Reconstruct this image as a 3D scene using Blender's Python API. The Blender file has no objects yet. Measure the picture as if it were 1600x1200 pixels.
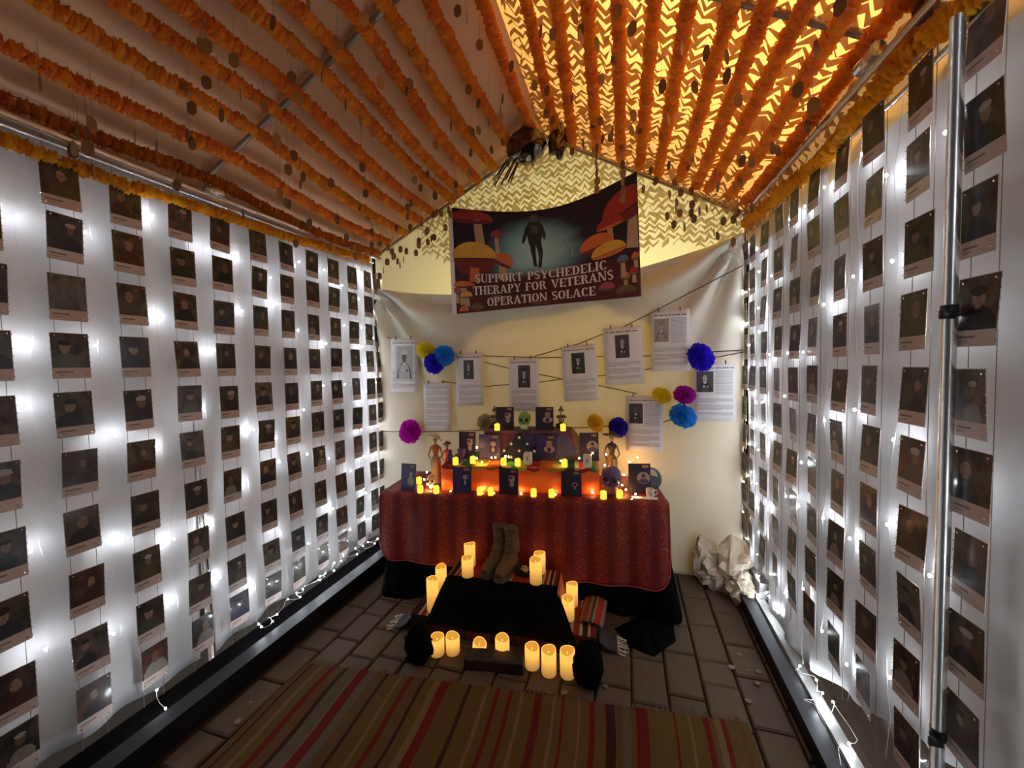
import bpy, math, random
from mathutils import Vector, Matrix, noise

random.seed(7)
SC = bpy.context.scene
COL = SC.collection
PI = math.pi

# ------------------------------------------------------------------ camera
FPX = 606.0
YAW, PITCH, ROLL = math.radians(16.5), math.radians(2.4), math.radians(1.15)
CAM = Vector((0, 0, 1.60))
FW = Vector((-math.sin(YAW) * math.cos(PITCH), math.cos(YAW) * math.cos(PITCH), -math.sin(PITCH)))
_r0 = Vector((math.cos(YAW), math.sin(YAW), 0))
_u0 = _r0.cross(FW)
UP = _u0 * math.cos(ROLL) + _r0 * math.sin(ROLL)
RT = _r0 * math.cos(ROLL) - _u0 * math.sin(ROLL)
cd = bpy.data.cameras.new('camera')
cam = bpy.data.objects.new('camera', cd)
COL.objects.link(cam)
m3 = Matrix((RT, UP, -FW)).transposed()
cam.matrix_world = Matrix.Translation(CAM) @ m3.to_4x4()
cd.sensor_fit = 'HORIZONTAL'
cd.sensor_width = 36.0
cd.lens = FPX / 1600 * 36
cd.clip_start = 0.02
SC.camera = cam

# ------------------------------------------------------------------ world, exposure, lamps
SC.view_settings.view_transform = 'Standard'
SC.view_settings.look = 'None'
SC.view_settings.exposure = 0.5
SC.view_settings.gamma = 1.0
SC.view_settings.use_curve_mapping = False
w = bpy.data.worlds.new('night')
SC.world = w
w.use_nodes = True
w.node_tree.nodes['Background'].inputs[0].default_value = (0.5, 0.45, 0.4, 1)
w.node_tree.nodes['Background'].inputs[1].default_value = 0.012

LED_POWER = 330.0          # radiance of the cool fairy bulbs
WARM_POWER = 120.0          # radiance of the amber string bulbs


def lamp(name, loc, color, watts, radius):
    l = bpy.data.lights.new(name, 'POINT')
    l.color = color
    l.energy = watts
    l.shadow_soft_size = radius
    o = bpy.data.objects.new(name, l)
    o.location = loc
    COL.objects.link(o)
    return o


lamp('street_lamp_over_roof', (1.15, 1.75, 4.3), (1.0, 0.60, 0.24), 190, 0.10)
lamp('street_lamp_behind_tent', (-0.25, 4.7, 1.75), (1.0, 0.86, 0.48), 165, 0.12)

# ------------------------------------------------------------------ helpers


def ray(u, v):
    return RT * ((u - 800) / FPX) - UP * ((v - 600) / FPX) + FW


def onX(u, v, X):
    d = ray(u, v); return CAM + d * (X / d.x)


def onY(u, v, Y):
    d = ray(u, v); return CAM + d * (Y / d.y)


def onZ(u, v, Z):
    d = ray(u, v); return CAM + d * ((Z - CAM.z) / d.z)


_ONES = ['', 'first', 'second', 'third', 'fourth', 'fifth', 'sixth', 'seventh', 'eighth', 'ninth', 'tenth', 'eleventh', 'twelfth', 'thirteenth', 'fourteenth', 'fifteenth', 'sixteenth', 'seventeenth', 'eighteenth', 'nineteenth']


def nth(k):
    if k < 20: return _ONES[k]
    t_, o_ = divmod(k, 10)
    return ('twentieth', 'thirtieth', 'fortieth')[t_ - 2] if o_ == 0 else ('twenty-', 'thirty-', 'forty-')[t_ - 2] + _ONES[o_]


ORD = ['topmost', 'second', 'third', 'fourth', 'fifth', 'sixth', 'seventh', 'eighth', 'ninth', 'tenth', 'eleventh', 'twelfth', 'thirteenth']
ORDC = ['first'] + ORD[1:]


class MB:
    """collects geometry for one mesh"""

    def __init__(s):
        s.v = []; s.f = []; s.m = []; s.uv = {}

    def quad(s, a, b, c, d, m=0, uv=None):
        n = len(s.v)
        s.v += [tuple(a), tuple(b), tuple(c), tuple(d)]
        s.f.append((n, n + 1, n + 2, n + 3)); s.m.append(m)
        if uv: s.uv[len(s.f) - 1] = uv

    def poly(s, pts, m=0, uv=None):
        n = len(s.v)
        s.v += [tuple(p) for p in pts]
        s.f.append(tuple(range(n, n + len(pts)))); s.m.append(m)
        if uv: s.uv[len(s.f) - 1] = uv

    def box(s, c, d, m=0, M=None):
        x, y, z = c; a, b, h = d[0] / 2, d[1] / 2, d[2] / 2
        P = [Vector((x + i * a, y + j * b, z + k * h)) for i in (-1, 1) for j in (-1, 1) for k in (-1, 1)]
        if M is not None: P = [M @ p for p in P]
        n = len(s.v); s.v += [tuple(p) for p in P]
        for q in ((0, 1, 3, 2), (4, 6, 7, 5), (0, 4, 5, 1), (2, 3, 7, 6), (0, 2, 6, 4), (1, 5, 7, 3)):
            s.f.append(tuple(n + i for i in q)); s.m.append(m)

    def tube(s, pts, r, n=8, m=0, caps=True):
        pts = [Vector(p) for p in pts]
        base = len(s.v)
        L = len(pts)
        for i, p in enumerate(pts):
            t = (pts[min(i + 1, L - 1)] - pts[max(i - 1, 0)])
            if t.length < 1e-9: t = Vector((0, 0, 1))
            t.normalize()
            a = Vector((0, 0, 1)) if abs(t.z) < .9 else Vector((1, 0, 0))
            e1 = t.cross(a).normalized(); e2 = t.cross(e1)
            rr = r[i] if isinstance(r, (list, tuple)) else r
            for k in range(n):
                w_ = 2 * PI * k / n
                s.v.append(tuple(p + e1 * (rr * math.cos(w_)) + e2 * (rr * math.sin(w_))))
        for i in range(L - 1):
            for k in range(n):
                a = base + i * n + k; b = base + i * n + (k + 1) % n
                s.f.append((a, b, b + n, a + n)); s.m.append(m)
        if caps:
            s.f.append(tuple(base + k for k in range(n))); s.m.append(m)
            s.f.append(tuple(base + (L - 1) * n + k for k in reversed(range(n)))); s.m.append(m)

    def lathe(s, prof, n=20, m=0, c=(0, 0, 0), squash=1.0, M=None, lobes=None):
        base = len(s.v)
        for (r, z) in prof:
            for k in range(n):
                w_ = 2 * PI * k / n
                rr = r * (1 + (lobes[1] * math.cos(lobes[0] * w_) if lobes else 0))
                p = Vector((c[0] + rr * math.cos(w_), c[1] + rr * math.sin(w_) * squash, c[2] + z))
                if M is not None: p = M @ p
                s.v.append(tuple(p))
        for i in range(len(prof) - 1):
            for k in range(n):
                a = base + i * n + k; b = base + i * n + (k + 1) % n
                s.f.append((a, b, b + n, a + n)); s.m.append(m)
        s.f.append(tuple(base + k for k in reversed(range(n)))); s.m.append(m)
        s.f.append(tuple(base + (len(prof) - 1) * n + k for k in range(n))); s.m.append(m)

    def ball(s, c, r, nu=10, nv=6, m=0, M=None):
        rx, ry, rz = r if isinstance(r, (list, tuple)) else (r, r, r)
        base = len(s.v)
        c = Vector(c)
        T = (lambda p: M @ p) if M is not None else (lambda p: p)
        s.v.append(tuple(T(c + Vector((0, 0, -rz)))))
        for j in range(1, nv):
            ph = -PI / 2 + PI * j / nv
            for k in range(nu):
                th = 2 * PI * k / nu
                s.v.append(tuple(T(c + Vector((rx * math.cos(ph) * math.cos(th), ry * math.cos(ph) * math.sin(th), rz * math.sin(ph))))))
        s.v.append(tuple(T(c + Vector((0, 0, rz)))))
        top = len(s.v) - 1
        for k in range(nu):
            k2 = (k + 1) % nu
            s.f.append((base, base + 1 + k2, base + 1 + k)); s.m.append(m)
            for j in range(nv - 2):
                a = base + 1 + j * nu
                s.f.append((a + k, a + k2, a + nu + k2, a + nu + k)); s.m.append(m)
            a = base + 1 + (nv - 2) * nu
            s.f.append((a + k, a + k2, top)); s.m.append(m)

    def grid(s, fn, nu, nv, m=0):
        base = len(s.v)
        for j in range(nv + 1):
            for i in range(nu + 1):
                s.v.append(tuple(fn(i / nu, j / nv)))
        for j in range(nv):
            for i in range(nu):
                a = base + j * (nu + 1) + i
                s.f.append((a, a + 1, a + nu + 2, a + nu + 1)); s.m.append(m)
                s.uv[len(s.f) - 1] = ((i / nu, j / nv), ((i + 1) / nu, j / nv), ((i + 1) / nu, (j + 1) / nv), (i / nu, (j + 1) / nv))

    def mesh(s, name, mats, smooth=False):
        me = bpy.data.meshes.new(name)
        me.from_pydata(s.v, [], s.f)
        for mt in (mats if isinstance(mats, (list, tuple)) else [mats]): me.materials.append(mt)
        me.polygons.foreach_set('material_index', s.m)
        if smooth: me.polygons.foreach_set('use_smooth', [True] * len(s.f))
        if s.uv:
            uvl = me.uv_layers.new(name='UVMap')
            buf = [0.5, 0.02] * len(me.loops)
            for fi, uv in s.uv.items():
                st = me.polygons[fi].loop_start
                for q, (a, b) in enumerate(uv):
                    buf[2 * (st + q)] = a; buf[2 * (st + q) + 1] = b
            uvl.data.foreach_set('uv', buf)
        me.update()
        return me


def link(name, me, parent=None):
    o = bpy.data.objects.new(name, me)
    COL.objects.link(o)
    if parent is not None: o.parent = parent
    return o


def tag(o, label=None, cat=None, group=None, kind=None):
    if label: o['label'] = label
    if cat: o['category'] = cat
    if group: o['group'] = group
    if kind: o['kind'] = kind
    return o


def thing(name, label, cat, loc=(0, 0, 0), rot=(0, 0, 0), group=None):
    o = link(name, None)
    o.location = loc; o.rotation_euler = rot
    o.empty_display_size = 0.05
    return tag(o, label, cat, group)


def part(name, mb, mats, parent, smooth=False, kind=None, label=None):
    o = link(name, mb.mesh(name, mats, smooth), parent)
    return tag(o, label, None, None, kind)


def solid(o, t, off=0.0):
    md = o.modifiers.new('thick', 'SOLIDIFY'); md.thickness = t; md.offset = off
    return o


# ------------------------------------------------------------------ materials
class NT:
    def __init__(s, name):
        s.mat = bpy.data.materials.new(name); s.mat.use_nodes = True
        s.t = s.mat.node_tree; s.t.nodes.clear()
        s.out = s.t.nodes.new('ShaderNodeOutputMaterial')

    def n(s, typ, **kw):
        x = s.t.nodes.new(typ)
        for k, v in kw.items(): setattr(x, k, v)
        return x

    def put(s, sock, v):
        if hasattr(v, 'is_output'): s.t.links.new(v, sock)
        elif v is not None:
            if hasattr(sock.default_value, '__len__') and not isinstance(v, (int, float)):
                v = tuple(v)
                if len(v) == 3 and len(sock.default_value) == 4: v = v + (1,)
            sock.default_value = v

    def math(s, op, a, b=None, c=None):
        x = s.n('ShaderNodeMath', operation=op)
        s.put(x.inputs[0], a)
        if b is not None: s.put(x.inputs[1], b)
        if c is not None: s.put(x.inputs[2], c)
        return x.outputs[0]

    def mix(s, f, a, b):
        x = s.n('ShaderNodeMix', data_type='RGBA')
        s.put(x.inputs[0], f); s.put(x.inputs[6], a); s.put(x.inputs[7], b)
        return x.outputs[2]

    def noise(s, vec, scale, detail=3, rough=.5):
        x = s.n('ShaderNodeTexNoise'); s.put(x.inputs['Vector'], vec)
        x.inputs['Scale'].default_value = scale; x.inputs['Detail'].default_value = detail; x.inputs['Roughness'].default_value = rough
        return x.outputs[0]

    def ramp(s, f, stops, mode='LINEAR'):
        x = s.n('ShaderNodeValToRGB'); cr = x.color_ramp; cr.interpolation = mode
        while len(cr.elements) < len(stops): cr.elements.new(.5)
        for e, (p, c) in zip(cr.elements, stops):
            e.position = p; e.color = tuple(c) + (1,) if len(c) == 3 else c
        s.put(x.inputs[0], f)
        return x.outputs[0]

    def bsdf(s, color, rough=.6, metal=0, coat=0, spec=.5, emis=None, estr=0, bump=None, bstr=.3, bdist=.01):
        b = s.n('ShaderNodeBsdfPrincipled')
        s.put(b.inputs['Base Color'], color); s.put(b.inputs['Roughness'], rough); s.put(b.inputs['Metallic'], metal)
        s.put(b.inputs['Coat Weight'], coat); b.inputs['Coat Roughness'].default_value = .12
        s.put(b.inputs['Specular IOR Level'], spec)
        if emis is not None:
            s.put(b.inputs['Emission Color'], emis); s.put(b.inputs['Emission Strength'], estr)
        if bump is not None:
            bp = s.n('ShaderNodeBump'); s.put(bp.inputs['Height'], bump)
            bp.inputs['Strength'].default_value = bstr; bp.inputs['Distance'].default_value = bdist
            s.t.links.new(bp.outputs[0], b.inputs['Normal'])
        return b.outputs[0]

    def done(s, sh):
        s.t.links.new(sh, s.out.inputs[0]); return s.mat


def obj_coord(t): return t.n('ShaderNodeTexCoord').outputs['Object']
def uv_coord(t): return t.n('ShaderNodeTexCoord').outputs['UV']
def sep(t, v):
    x = t.n('ShaderNodeSeparateXYZ'); t.put(x.inputs[0], v); return x.outputs


def plain(name, color, rough=.6, metal=0, coat=0, var=.12, scale=30, bstr=.15, spec=.5):
    t = NT(name)
    f = t.noise(obj_coord(t), scale)
    c = t.mix(f, tuple(x * (1 - var) for x in color), tuple(min(1, x * (1 + var)) for x in color))
    return t.done(t.bsdf(c, rough, metal, coat, spec, bump=f, bstr=bstr, bdist=.004))


def tinted(name, rough=.6, coat=0, var=.15, scale=30, trans=0.0):
    """base colour comes from the object's own colour"""
    t = NT(name)
    oi = t.n('ShaderNodeObjectInfo')
    f = t.noise(obj_coord(t), scale)
    dark = t.mix(.5, oi.outputs['Color'], tuple([0.0] * 3))
    c = t.mix(t.math('MULTIPLY', f, var * 2), oi.outputs['Color'], dark)
    sh = t.bsdf(c, rough, 0, coat, .3, bump=f, bstr=.2, bdist=.004)
    if trans:
        tr = t.n('ShaderNodeBsdfTranslucent'); t.put(tr.inputs[0], c)
        mx = t.n('ShaderNodeMixShader'); mx.inputs[0].default_value = trans
        t.t.links.new(sh, mx.inputs[1]); t.t.links.new(tr.outputs[0], mx.inputs[2]); sh = mx.outputs[0]
    return t.done(sh)


def cloth(name, color, trans=.4, tcolor=None, rough=.9, weave=400, bstr=.1):
    t = NT(name)
    oc = obj_coord(t)
    f = t.noise(oc, 6, 4)
    c = t.mix(f, tuple(x * .94 for x in color), color)
    g = t.noise(oc, weave, 1)
    sh = t.bsdf(c, rough, 0, 0, .2, bump=g, bstr=bstr, bdist=.001)
    tr = t.n('ShaderNodeBsdfTranslucent'); t.put(tr.inputs[0], tcolor or color)
    mx = t.n('ShaderNodeMixShader'); mx.inputs[0].default_value = trans
    t.t.links.new(sh, mx.inputs[1]); t.t.links.new(tr.outputs[0], mx.inputs[2])
    return t.done(mx.outputs[0])


def glow(name, color, strength):
    t = NT(name)
    e = t.n('ShaderNodeEmission'); t.put(e.inputs[0], color); e.inputs[1].default_value = strength
    return t.done(e.outputs[0])


def clear(name, tint=(1, 1, 1), gloss=.12):
    t = NT(name)
    a = t.n('ShaderNodeBsdfTransparent'); t.put(a.inputs[0], tint)
    g = t.n('ShaderNodeBsdfGlossy'); g.inputs['Roughness'].default_value = .08
    f = t.noise(obj_coord(t), 7, 3)
    bp = t.n('ShaderNodeBump'); t.put(bp.inputs['Height'], f); bp.inputs['Strength'].default_value = .4; bp.inputs['Distance'].default_value = .02
    t.t.links.new(bp.outputs[0], g.inputs['Normal'])
    mx = t.n('ShaderNodeMixShader'); mx.inputs[0].default_value = gloss
    t.t.links.new(a.outputs[0], mx.inputs[1]); t.t.links.new(g.outputs[0], mx.inputs[2])
    return t.done(mx.outputs[0])


def photo_material():
    t = NT('photo_print')
    u, v, _ = sep(t, uv_coord(t))
    oi = t.n('ShaderNodeObjectInfo')
    rnd = oi.outputs['Random']

    def R(k):
        x = t.n('ShaderNodeTexWhiteNoise', noise_dimensions='1D'); t.put(x.inputs['W'], t.math('MULTIPLY_ADD', rnd, 91.7, k * 3.31)); return x.outputs['Value']

    def rect(x0, x1, y0, y1):
        a = t.math('MULTIPLY', t.math('GREATER_THAN', u, x0), t.math('LESS_THAN', u, x1))
        b = t.math('MULTIPLY', t.math('GREATER_THAN', v, y0), t.math('LESS_THAN', v, y1))
        return t.math('MULTIPLY', a, b)

    def ell(cx, cy, rx, ry):
        a = t.math('DIVIDE', t.math('SUBTRACT', u, cx), rx); b = t.math('DIVIDE', t.math('SUBTRACT', v, cy), ry)
        d = t.math('ADD', t.math('MULTIPLY', a, a), t.math('MULTIPLY', b, b))
        return t.math('LESS_THAN', d, 1.0)
    r1, r2, r3, r4, r5 = R(1), R(2), R(3), R(4), R(5)
    cx0 = t.math('MULTIPLY_ADD', r1, .3, .35)
    cb = t.n('ShaderNodeCombineXYZ'); t.put(cb.inputs[0], t.math('MULTIPLY_ADD', r2, 40, u)); t.put(cb.inputs[1], v); t.put(cb.inputs[2], t.math('MULTIPLY', r3, 30))
    nz = t.noise(cb.outputs[0], 3.2, 3)
    wob = t.noise(cb.outputs[0], 9, 2)
    cx = t.math('MULTIPLY_ADD', t.math('SUBTRACT', wob, .5), .16, cx0)
    bg = t.mix(t.math('MULTIPLY_ADD', nz, 2.4, -.7), t.mix(.9, oi.outputs['Color'], (0, 0, 0)), t.mix(.15, t.mix(.35, oi.outputs['Color'], (0, 0, 0)), (.25, .2, .15)))
    sc = t.math('MULTIPLY_ADD', r2, .55, .75)
    body = ell(cx, t.math('MULTIPLY_ADD', sc, -.05, .34), t.math('MULTIPLY', sc, .34), t.math('MULTIPLY', sc, .24))
    head = ell(cx, .68, t.math('MULTIPLY', sc, .125), t.math('MULTIPLY', sc, .115))
    cap = t.math('MULTIPLY', ell(cx, .78, t.math('MULTIPLY', sc, .155), t.math('MULTIPLY', sc, .055)), t.math('GREATER_THAN', r4, .45))
    bodyc = t.ramp(r5, [(0, (.01, .01, .015)), (.3, (.07, .075, .035)), (.5, (.015, .02, .05)), (.65, (.09, .07, .04)), (.8, (.30, .27, .24)), (.92, (.07, .015, .01))], 'CONSTANT')
    nz2 = t.noise(cb.outputs[0], 14, 2)
    bodyc = t.mix(t.math('MULTIPLY', nz2, .5), bodyc, (.02, .015, .01))
    c = t.mix(body, bg, bodyc)
    c = t.mix(head, c, t.mix(nz2, (.12, .07, .045), t.mix(r3, (.16, .09, .06), (.46, .30, .21))))
    c = t.mix(cap, c, t.mix(t.math('GREATER_THAN', r1, .6), (.012, .012, .012), (.36, .33, .3)))
    pic = rect(.012, .988, .235, .99)
    cap1 = t.math('MULTIPLY', rect(.08, .52, .125, .155), 1.0)
    cap2 = rect(.08, .34, .065, .085)
    paper = t.mix(t.math('MULTIPLY', t.math('ADD', cap1, t.math('MULTIPLY', cap2, .6)), .8), (.46, .38, .35), (.08, .06, .05))
    c = t.mix(.22, c, (.006, .003, .002))
    col = t.mix(pic, paper, c)
    return t.done(t.bsdf(col, .45, 0, .22, .3))


def page_material():
    t = NT('paper'); f = t.noise(obj_coord(t), 25)
    c = t.mix(f, (.84, .81, .82), (.9, .88, .9))
    sh = t.bsdf(c, .8, bump=f, bstr=.05)
    tr = t.n('ShaderNodeBsdfTranslucent'); t.put(tr.inputs[0], (.9, .86, .8))
    mx = t.n('ShaderNodeMixShader'); mx.inputs[0].default_value = .3
    t.t.links.new(sh, mx.inputs[1]); t.t.links.new(tr.outputs[0], mx.inputs[2])
    return t.done(mx.outputs[0])


def stripes(name, axis, stops, rough=.9, noise_amp=.0, coord='UV', bump_scale=180):
    t = NT(name)
    cds = t.n('ShaderNodeTexCoord').outputs[coord]
    s3 = sep(t, cds)
    x = s3[axis]
    f = t.noise(cds, 9, 3)
    if noise_amp: x = t.math('ADD', x, t.math('MULTIPLY', t.math('SUBTRACT', f, .5), noise_amp))
    c = t.ramp(x, stops, 'CONSTANT')
    g = t.noise(cds, bump_scale, 2)
    c2 = t.mix(t.math('MULTIPLY', g, .55), c, tuple([0.01] * 3))
    return t.done(t.bsdf(c2, rough, 0, 0, .2, bump=g, bstr=.3, bdist=.002))


M = {}
M['drape'] = cloth('white_drape', (.84, .83, .84), .42, (.8, .79, .78))
M['back_drape'] = cloth('back_drape', (.86, .82, .70), .3, (.92, .84, .58))
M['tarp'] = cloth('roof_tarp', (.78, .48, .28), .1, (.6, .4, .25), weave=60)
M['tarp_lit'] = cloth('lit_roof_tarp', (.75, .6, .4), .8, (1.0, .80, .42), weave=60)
M['back_tarp'] = cloth('back_tarp', (.78, .72, .55), .6, (.95, .88, .62), weave=60)
M['net'] = cloth('camouflage_net', (.46, .28, .11), .24, (.66, .36, .11), weave=80)
M['net_pale'] = cloth('pale_camouflage_net', (.6, .53, .34), .45, (.8, .7, .42), weave=80)
M['vinyl'] = clear('clear_vinyl', (.8, .8, .8), .10)
M['marigold'] = tinted('marigold', .8, 0, .22, 40, .5)
M['tissue'] = tinted('tissue_paper', .9, 0, .05, 25, .45)
M['tag'] = plain('tarnished_tag', (.24, .155, .085), .45, .6, var=.2)
M['thread'] = plain('thread', (.22, .17, .13), .7)
M['chain'] = plain('bead_chain', (.8, .78, .76), .18, 1.0)
M['steel'] = plain('galvanised_pipe', (.74, .73, .72), .27, .9, var=.1, scale=12)
M['darksteel'] = plain('dull_pipe', (.32, .28, .24), .45, .7)
M['black_tape'] = plain('black_tape', (.01, .01, .012), .5)
M['blackcloth'] = plain('black_cloth', (.0035, .003, .0035), .95, spec=.03)
M['curb'] = plain('black_curb', (.008, .008, .010), .5, 0, .0, var=.4, scale=18, spec=.2)
M['curb_grey'] = plain('grey_channel', (.19, .19, .18), .5, .3, var=.25, scale=20)
M['photo'] = photo_material()
M['paper'] = page_material()
M['ink'] = plain('grey_ink', (.46, .44, .46), .8)
M['ink_dark'] = plain('dark_ink', (.20, .19, .2), .8)
M['led'] = glow('cool_led', (.86, .93, 1.0), LED_POWER)
M['amber'] = glow('amber_led', (1.0, .55, .18), WARM_POWER)
M['wire'] = plain('clear_wire', (.8, .79, .77), .3, .0)
M['wire_dark'] = plain('dark_wire', (.05, .03, .02), .5)
M['cord'] = plain('brown_cord', (.10, .075, .03), .8)
M['orange_cloth'] = plain('orange_satin', (.85, .14, .02), .5, 0, .1, var=.12, scale=9)
M['skin_bone'] = plain('bone', (.55, .42, .28), .6)
M['brown'] = plain('brown_clay', (.16, .08, .035), .6)
M['darkbrown'] = plain('dark_brown', (.05, .028, .015), .6)
M['orange_dress'] = plain('rust_dress', (.42, .10, .025), .7)
M['taupe'] = plain('taupe_lace', (.32, .22, .16), .8)
M['navy'] = plain('navy_cotton', (.006, .008, .02), .9)
M['star'] = plain('star_white', (.85, .8, .75), .8)
M['green_skull'] = plain('green_ceramic', (.14, .30, .05), .4, 0, .3, scale=14, var=.3)
M['purple_skull'] = plain('purple_ceramic', (.07, .03, .12), .35, 0, .4)
M['socket'] = plain('dark_hollow', (.012, .012, .01), .9)
M['teeth'] = plain('tooth', (.5, .6, .42), .5)
M['teeth_pink'] = plain('pink_tooth', (.3, .05, .1), .5)
M['white_cer'] = plain('white_ceramic', (.75, .68, .62), .35)
M['boot'] = plain('boot_suede', (.105, .062, .020), .9, var=.2, scale=60, bstr=.3)
M['sole'] = plain('boot_sole', (.06, .045, .02), .8)
M['lace'] = plain('boot_lace', (.10, .07, .03), .9)
M['log'] = plain('dark_wood', (.012, .006, .004), .6, var=.4, scale=20, bstr=.4)
M['blue'] = plain('indigo_clay', (.03, .03, .12), .4)
M['violet'] = plain('violet_cup', (.10, .05, .2), .4)
M['foil'] = plain('dark_foil', (.16, .13, .10), .08, .95, var=.6, scale=9, bstr=.5)
M['mortar'] = plain('mortar', (.05, .04, .03), .95, scale=40, bstr=.4)
M['earth'] = plain('dark_paving', (.06, .05, .045), .7, var=.4, scale=6)
M['leaf'] = plain('pale_petal', (.20, .14, .085), .8)
M['plastic'] = clear('crumpled_plastic', (.85, .85, .83), .3)
M['fringe'] = plain('serape_fringe', (.7, .62, .5), .9)


def paver_mat():
    t = NT('paver')
    oi = t.n('ShaderNodeObjectInfo')
    f = t.noise(t.n('ShaderNodeTexCoord').outputs['Object'], 28, 5, .6)
    c = t.ramp(oi.outputs['Random'], [(0, (.082, .050, .028)), (.5, (.108, .070, .040)), (1, (.095, .065, .042))])
    c = t.mix(t.math('MULTIPLY', f, .7), c, (.06, .045, .035))
    return t.done(t.bsdf(c, .75, 0, 0, .3, bump=f, bstr=.35, bdist=.004))


def candle_mat():
    t = NT('lit_candle_wax')
    z = sep(t, t.n('ShaderNodeTexCoord').outputs['Generated'])[2]
    c = t.ramp(z, [(0, (.62, .30, .07)), (.35, (.9, .44, .09)), (.6, (1, .50, .085)), (1, (1, .53, .09))])
    st = t.ramp(z, [(0, (.40,) * 3), (.45, (.62,) * 3), (.65, (.82,) * 3), (1, (.86,) * 3)])
    return t.done(t.bsdf((.12, .07, .03), .5, emis=c, estr=st))


M['paver'] = paver_mat()
M['candle'] = candle_mat()
M['candle_well'] = glow('candle_well', (1.0, .42, .05), .55)
M['tealight'] = glow('lit_votive', (1.0, .68, .06), .95)
M['flame'] = glow('led_flame', (1.0, .55, .12), 1.0)


def sparkle_cloth():
    t = NT('red_sequin_cloth')
    u, v, _ = sep(t, uv_coord(t))
    oc = obj_coord(t)
    wv = t.n('ShaderNodeTexWave', wave_type='BANDS', bands_direction='X')
    cb = t.n('ShaderNodeCombineXYZ'); t.put(cb.inputs[0], u); t.put(wv.inputs['Vector'], cb.outputs[0])
    wv.inputs['Scale'].default_value = 4.6; wv.inputs['Distortion'].default_value = 0
    c = t.mix(wv.outputs[1], (.120, .005, .007), (.205, .017, .010))
    vor = t.n('ShaderNodeTexVoronoi'); t.put(vor.inputs['Vector'], oc); vor.inputs['Scale'].default_value = 95
    spk = t.math('MULTIPLY', t.math('LESS_THAN', vor.outputs['Distance'], .22), t.math('MULTIPLY', t.math('GREATER_THAN', wv.outputs[1], .35), .8))
    c = t.mix(spk, c, (.75, .32, .08))
    return t.done(t.bsdf(c, t.math('MULTIPLY_ADD', spk, -.35, .62), t.math('MULTIPLY', spk, .6), 0, .3, bump=t.noise(oc, 150, 2), bstr=.3, bdist=.002))


M['redcloth'] = sparkle_cloth()
M['hem'] = plain('maroon_hem', (.35, .04, .05), .6)
SER = [(.0, (.30, .02, .015)), (.07, (.01, .01, .01)), (.10, (.5, .45, .35)), (.12, (.05, .2, .04)), (.20, (.65, .4, .02)), (.30, (.55, .10, .01)), (.38, (.012, .012, .012)),
       (.42, (.06, .25, .05)), (.50, (.6, .5, .06)), (.56, (.4, .03, .02)), (.64, (.6, .14, .01)), (.72, (.35, .32, .05)), (.80, (.02, .06, .03)), (.86, (.45, .4, .3)), (.89, (.4, .03, .02)), (.95, (.05, .2, .04))]
M['serape'] = stripes('serape', 0, SER)
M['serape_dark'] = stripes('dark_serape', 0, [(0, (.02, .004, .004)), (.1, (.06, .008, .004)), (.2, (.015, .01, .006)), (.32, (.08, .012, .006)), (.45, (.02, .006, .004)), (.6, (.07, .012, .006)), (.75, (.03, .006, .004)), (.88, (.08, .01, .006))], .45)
M['serape_red'] = stripes('red_serape', 0, [(0, (.03, .006, .006)), (.04, (.5, .4, .3)), (.055, (.25, .02, .012)), (.085, (.5, .4, .3)), (.1, (.04, .006, .006)), (.13, (.5, .4, .3)), (.14, (.32, .03, .012)), (.30, (.03, .2, .04)), (.36, (.4, .4, .3)),
                                            (.39, (.38, .035, .012)), (.46, (.02, .015, .01)), (.50, (.03, .18, .04)), (.56, (.5, .45, .35)), (.59, (.4, .04, .015)), (.78, (.36, .03, .012)), (.87, (.5, .4, .3)), (.885, (.25, .02, .012)), (.915, (.5, .4, .3)), (.93, (.04, .006, .006)), (.96, (.5, .4, .3)), (.97, (.2, .015, .01))])

# ------------------------------------------------------------------ the setting: floor, tent shell
XL, XR, YB, YF = -2.27, 0.82, 3.20, -0.9
EAVE, RX, RZ = 2.68, -0.633, 3.49
SL = (RZ - EAVE) / (RX - XL + .0)
SR = (RZ - EAVE) / (XR - RX)


def roof(x): return EAVE + (x - XL) * SL if x < RX else EAVE + (XR - x) * SR


mb = MB(); mb.box((-.7, 1.6, -.06), (12, 12, .08))
floor = tag(part('floor', mb, M['mortar'], None), kind='structure')

# pavers, laid in courses running to the back of the tent
pv_meshes = {}
def paver_mesh(L, W):
    k = (round(L, 2), round(W, 2))
    if k not in pv_meshes:
        b = MB(); l, w_ = k[0] / 2, k[1] / 2; e = .008; h = .022
        lo = [(-w_, -l, -.016), (w_, -l, -.016), (w_, l, -.016), (-w_, l, -.016)]
        md_ = [(-w_, -l, h - e), (w_, -l, h - e), (w_, l, h - e), (-w_, l, h - e)]
        tp = [(-w_ + e, -l + e, h), (w_ - e, -l + e, h), (w_ - e, l - e, h), (-w_ + e, l - e, h)]
        for i in range(4):
            j = (i + 1) % 4
            b.quad(lo[i], lo[j], md_[j], md_[i]); b.quad(md_[i], md_[j], tp[j], tp[i])
        b.poly(tp)
        pv_meshes[k] = b.mesh('paver', M['paver'])
    return pv_meshes[k]


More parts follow.
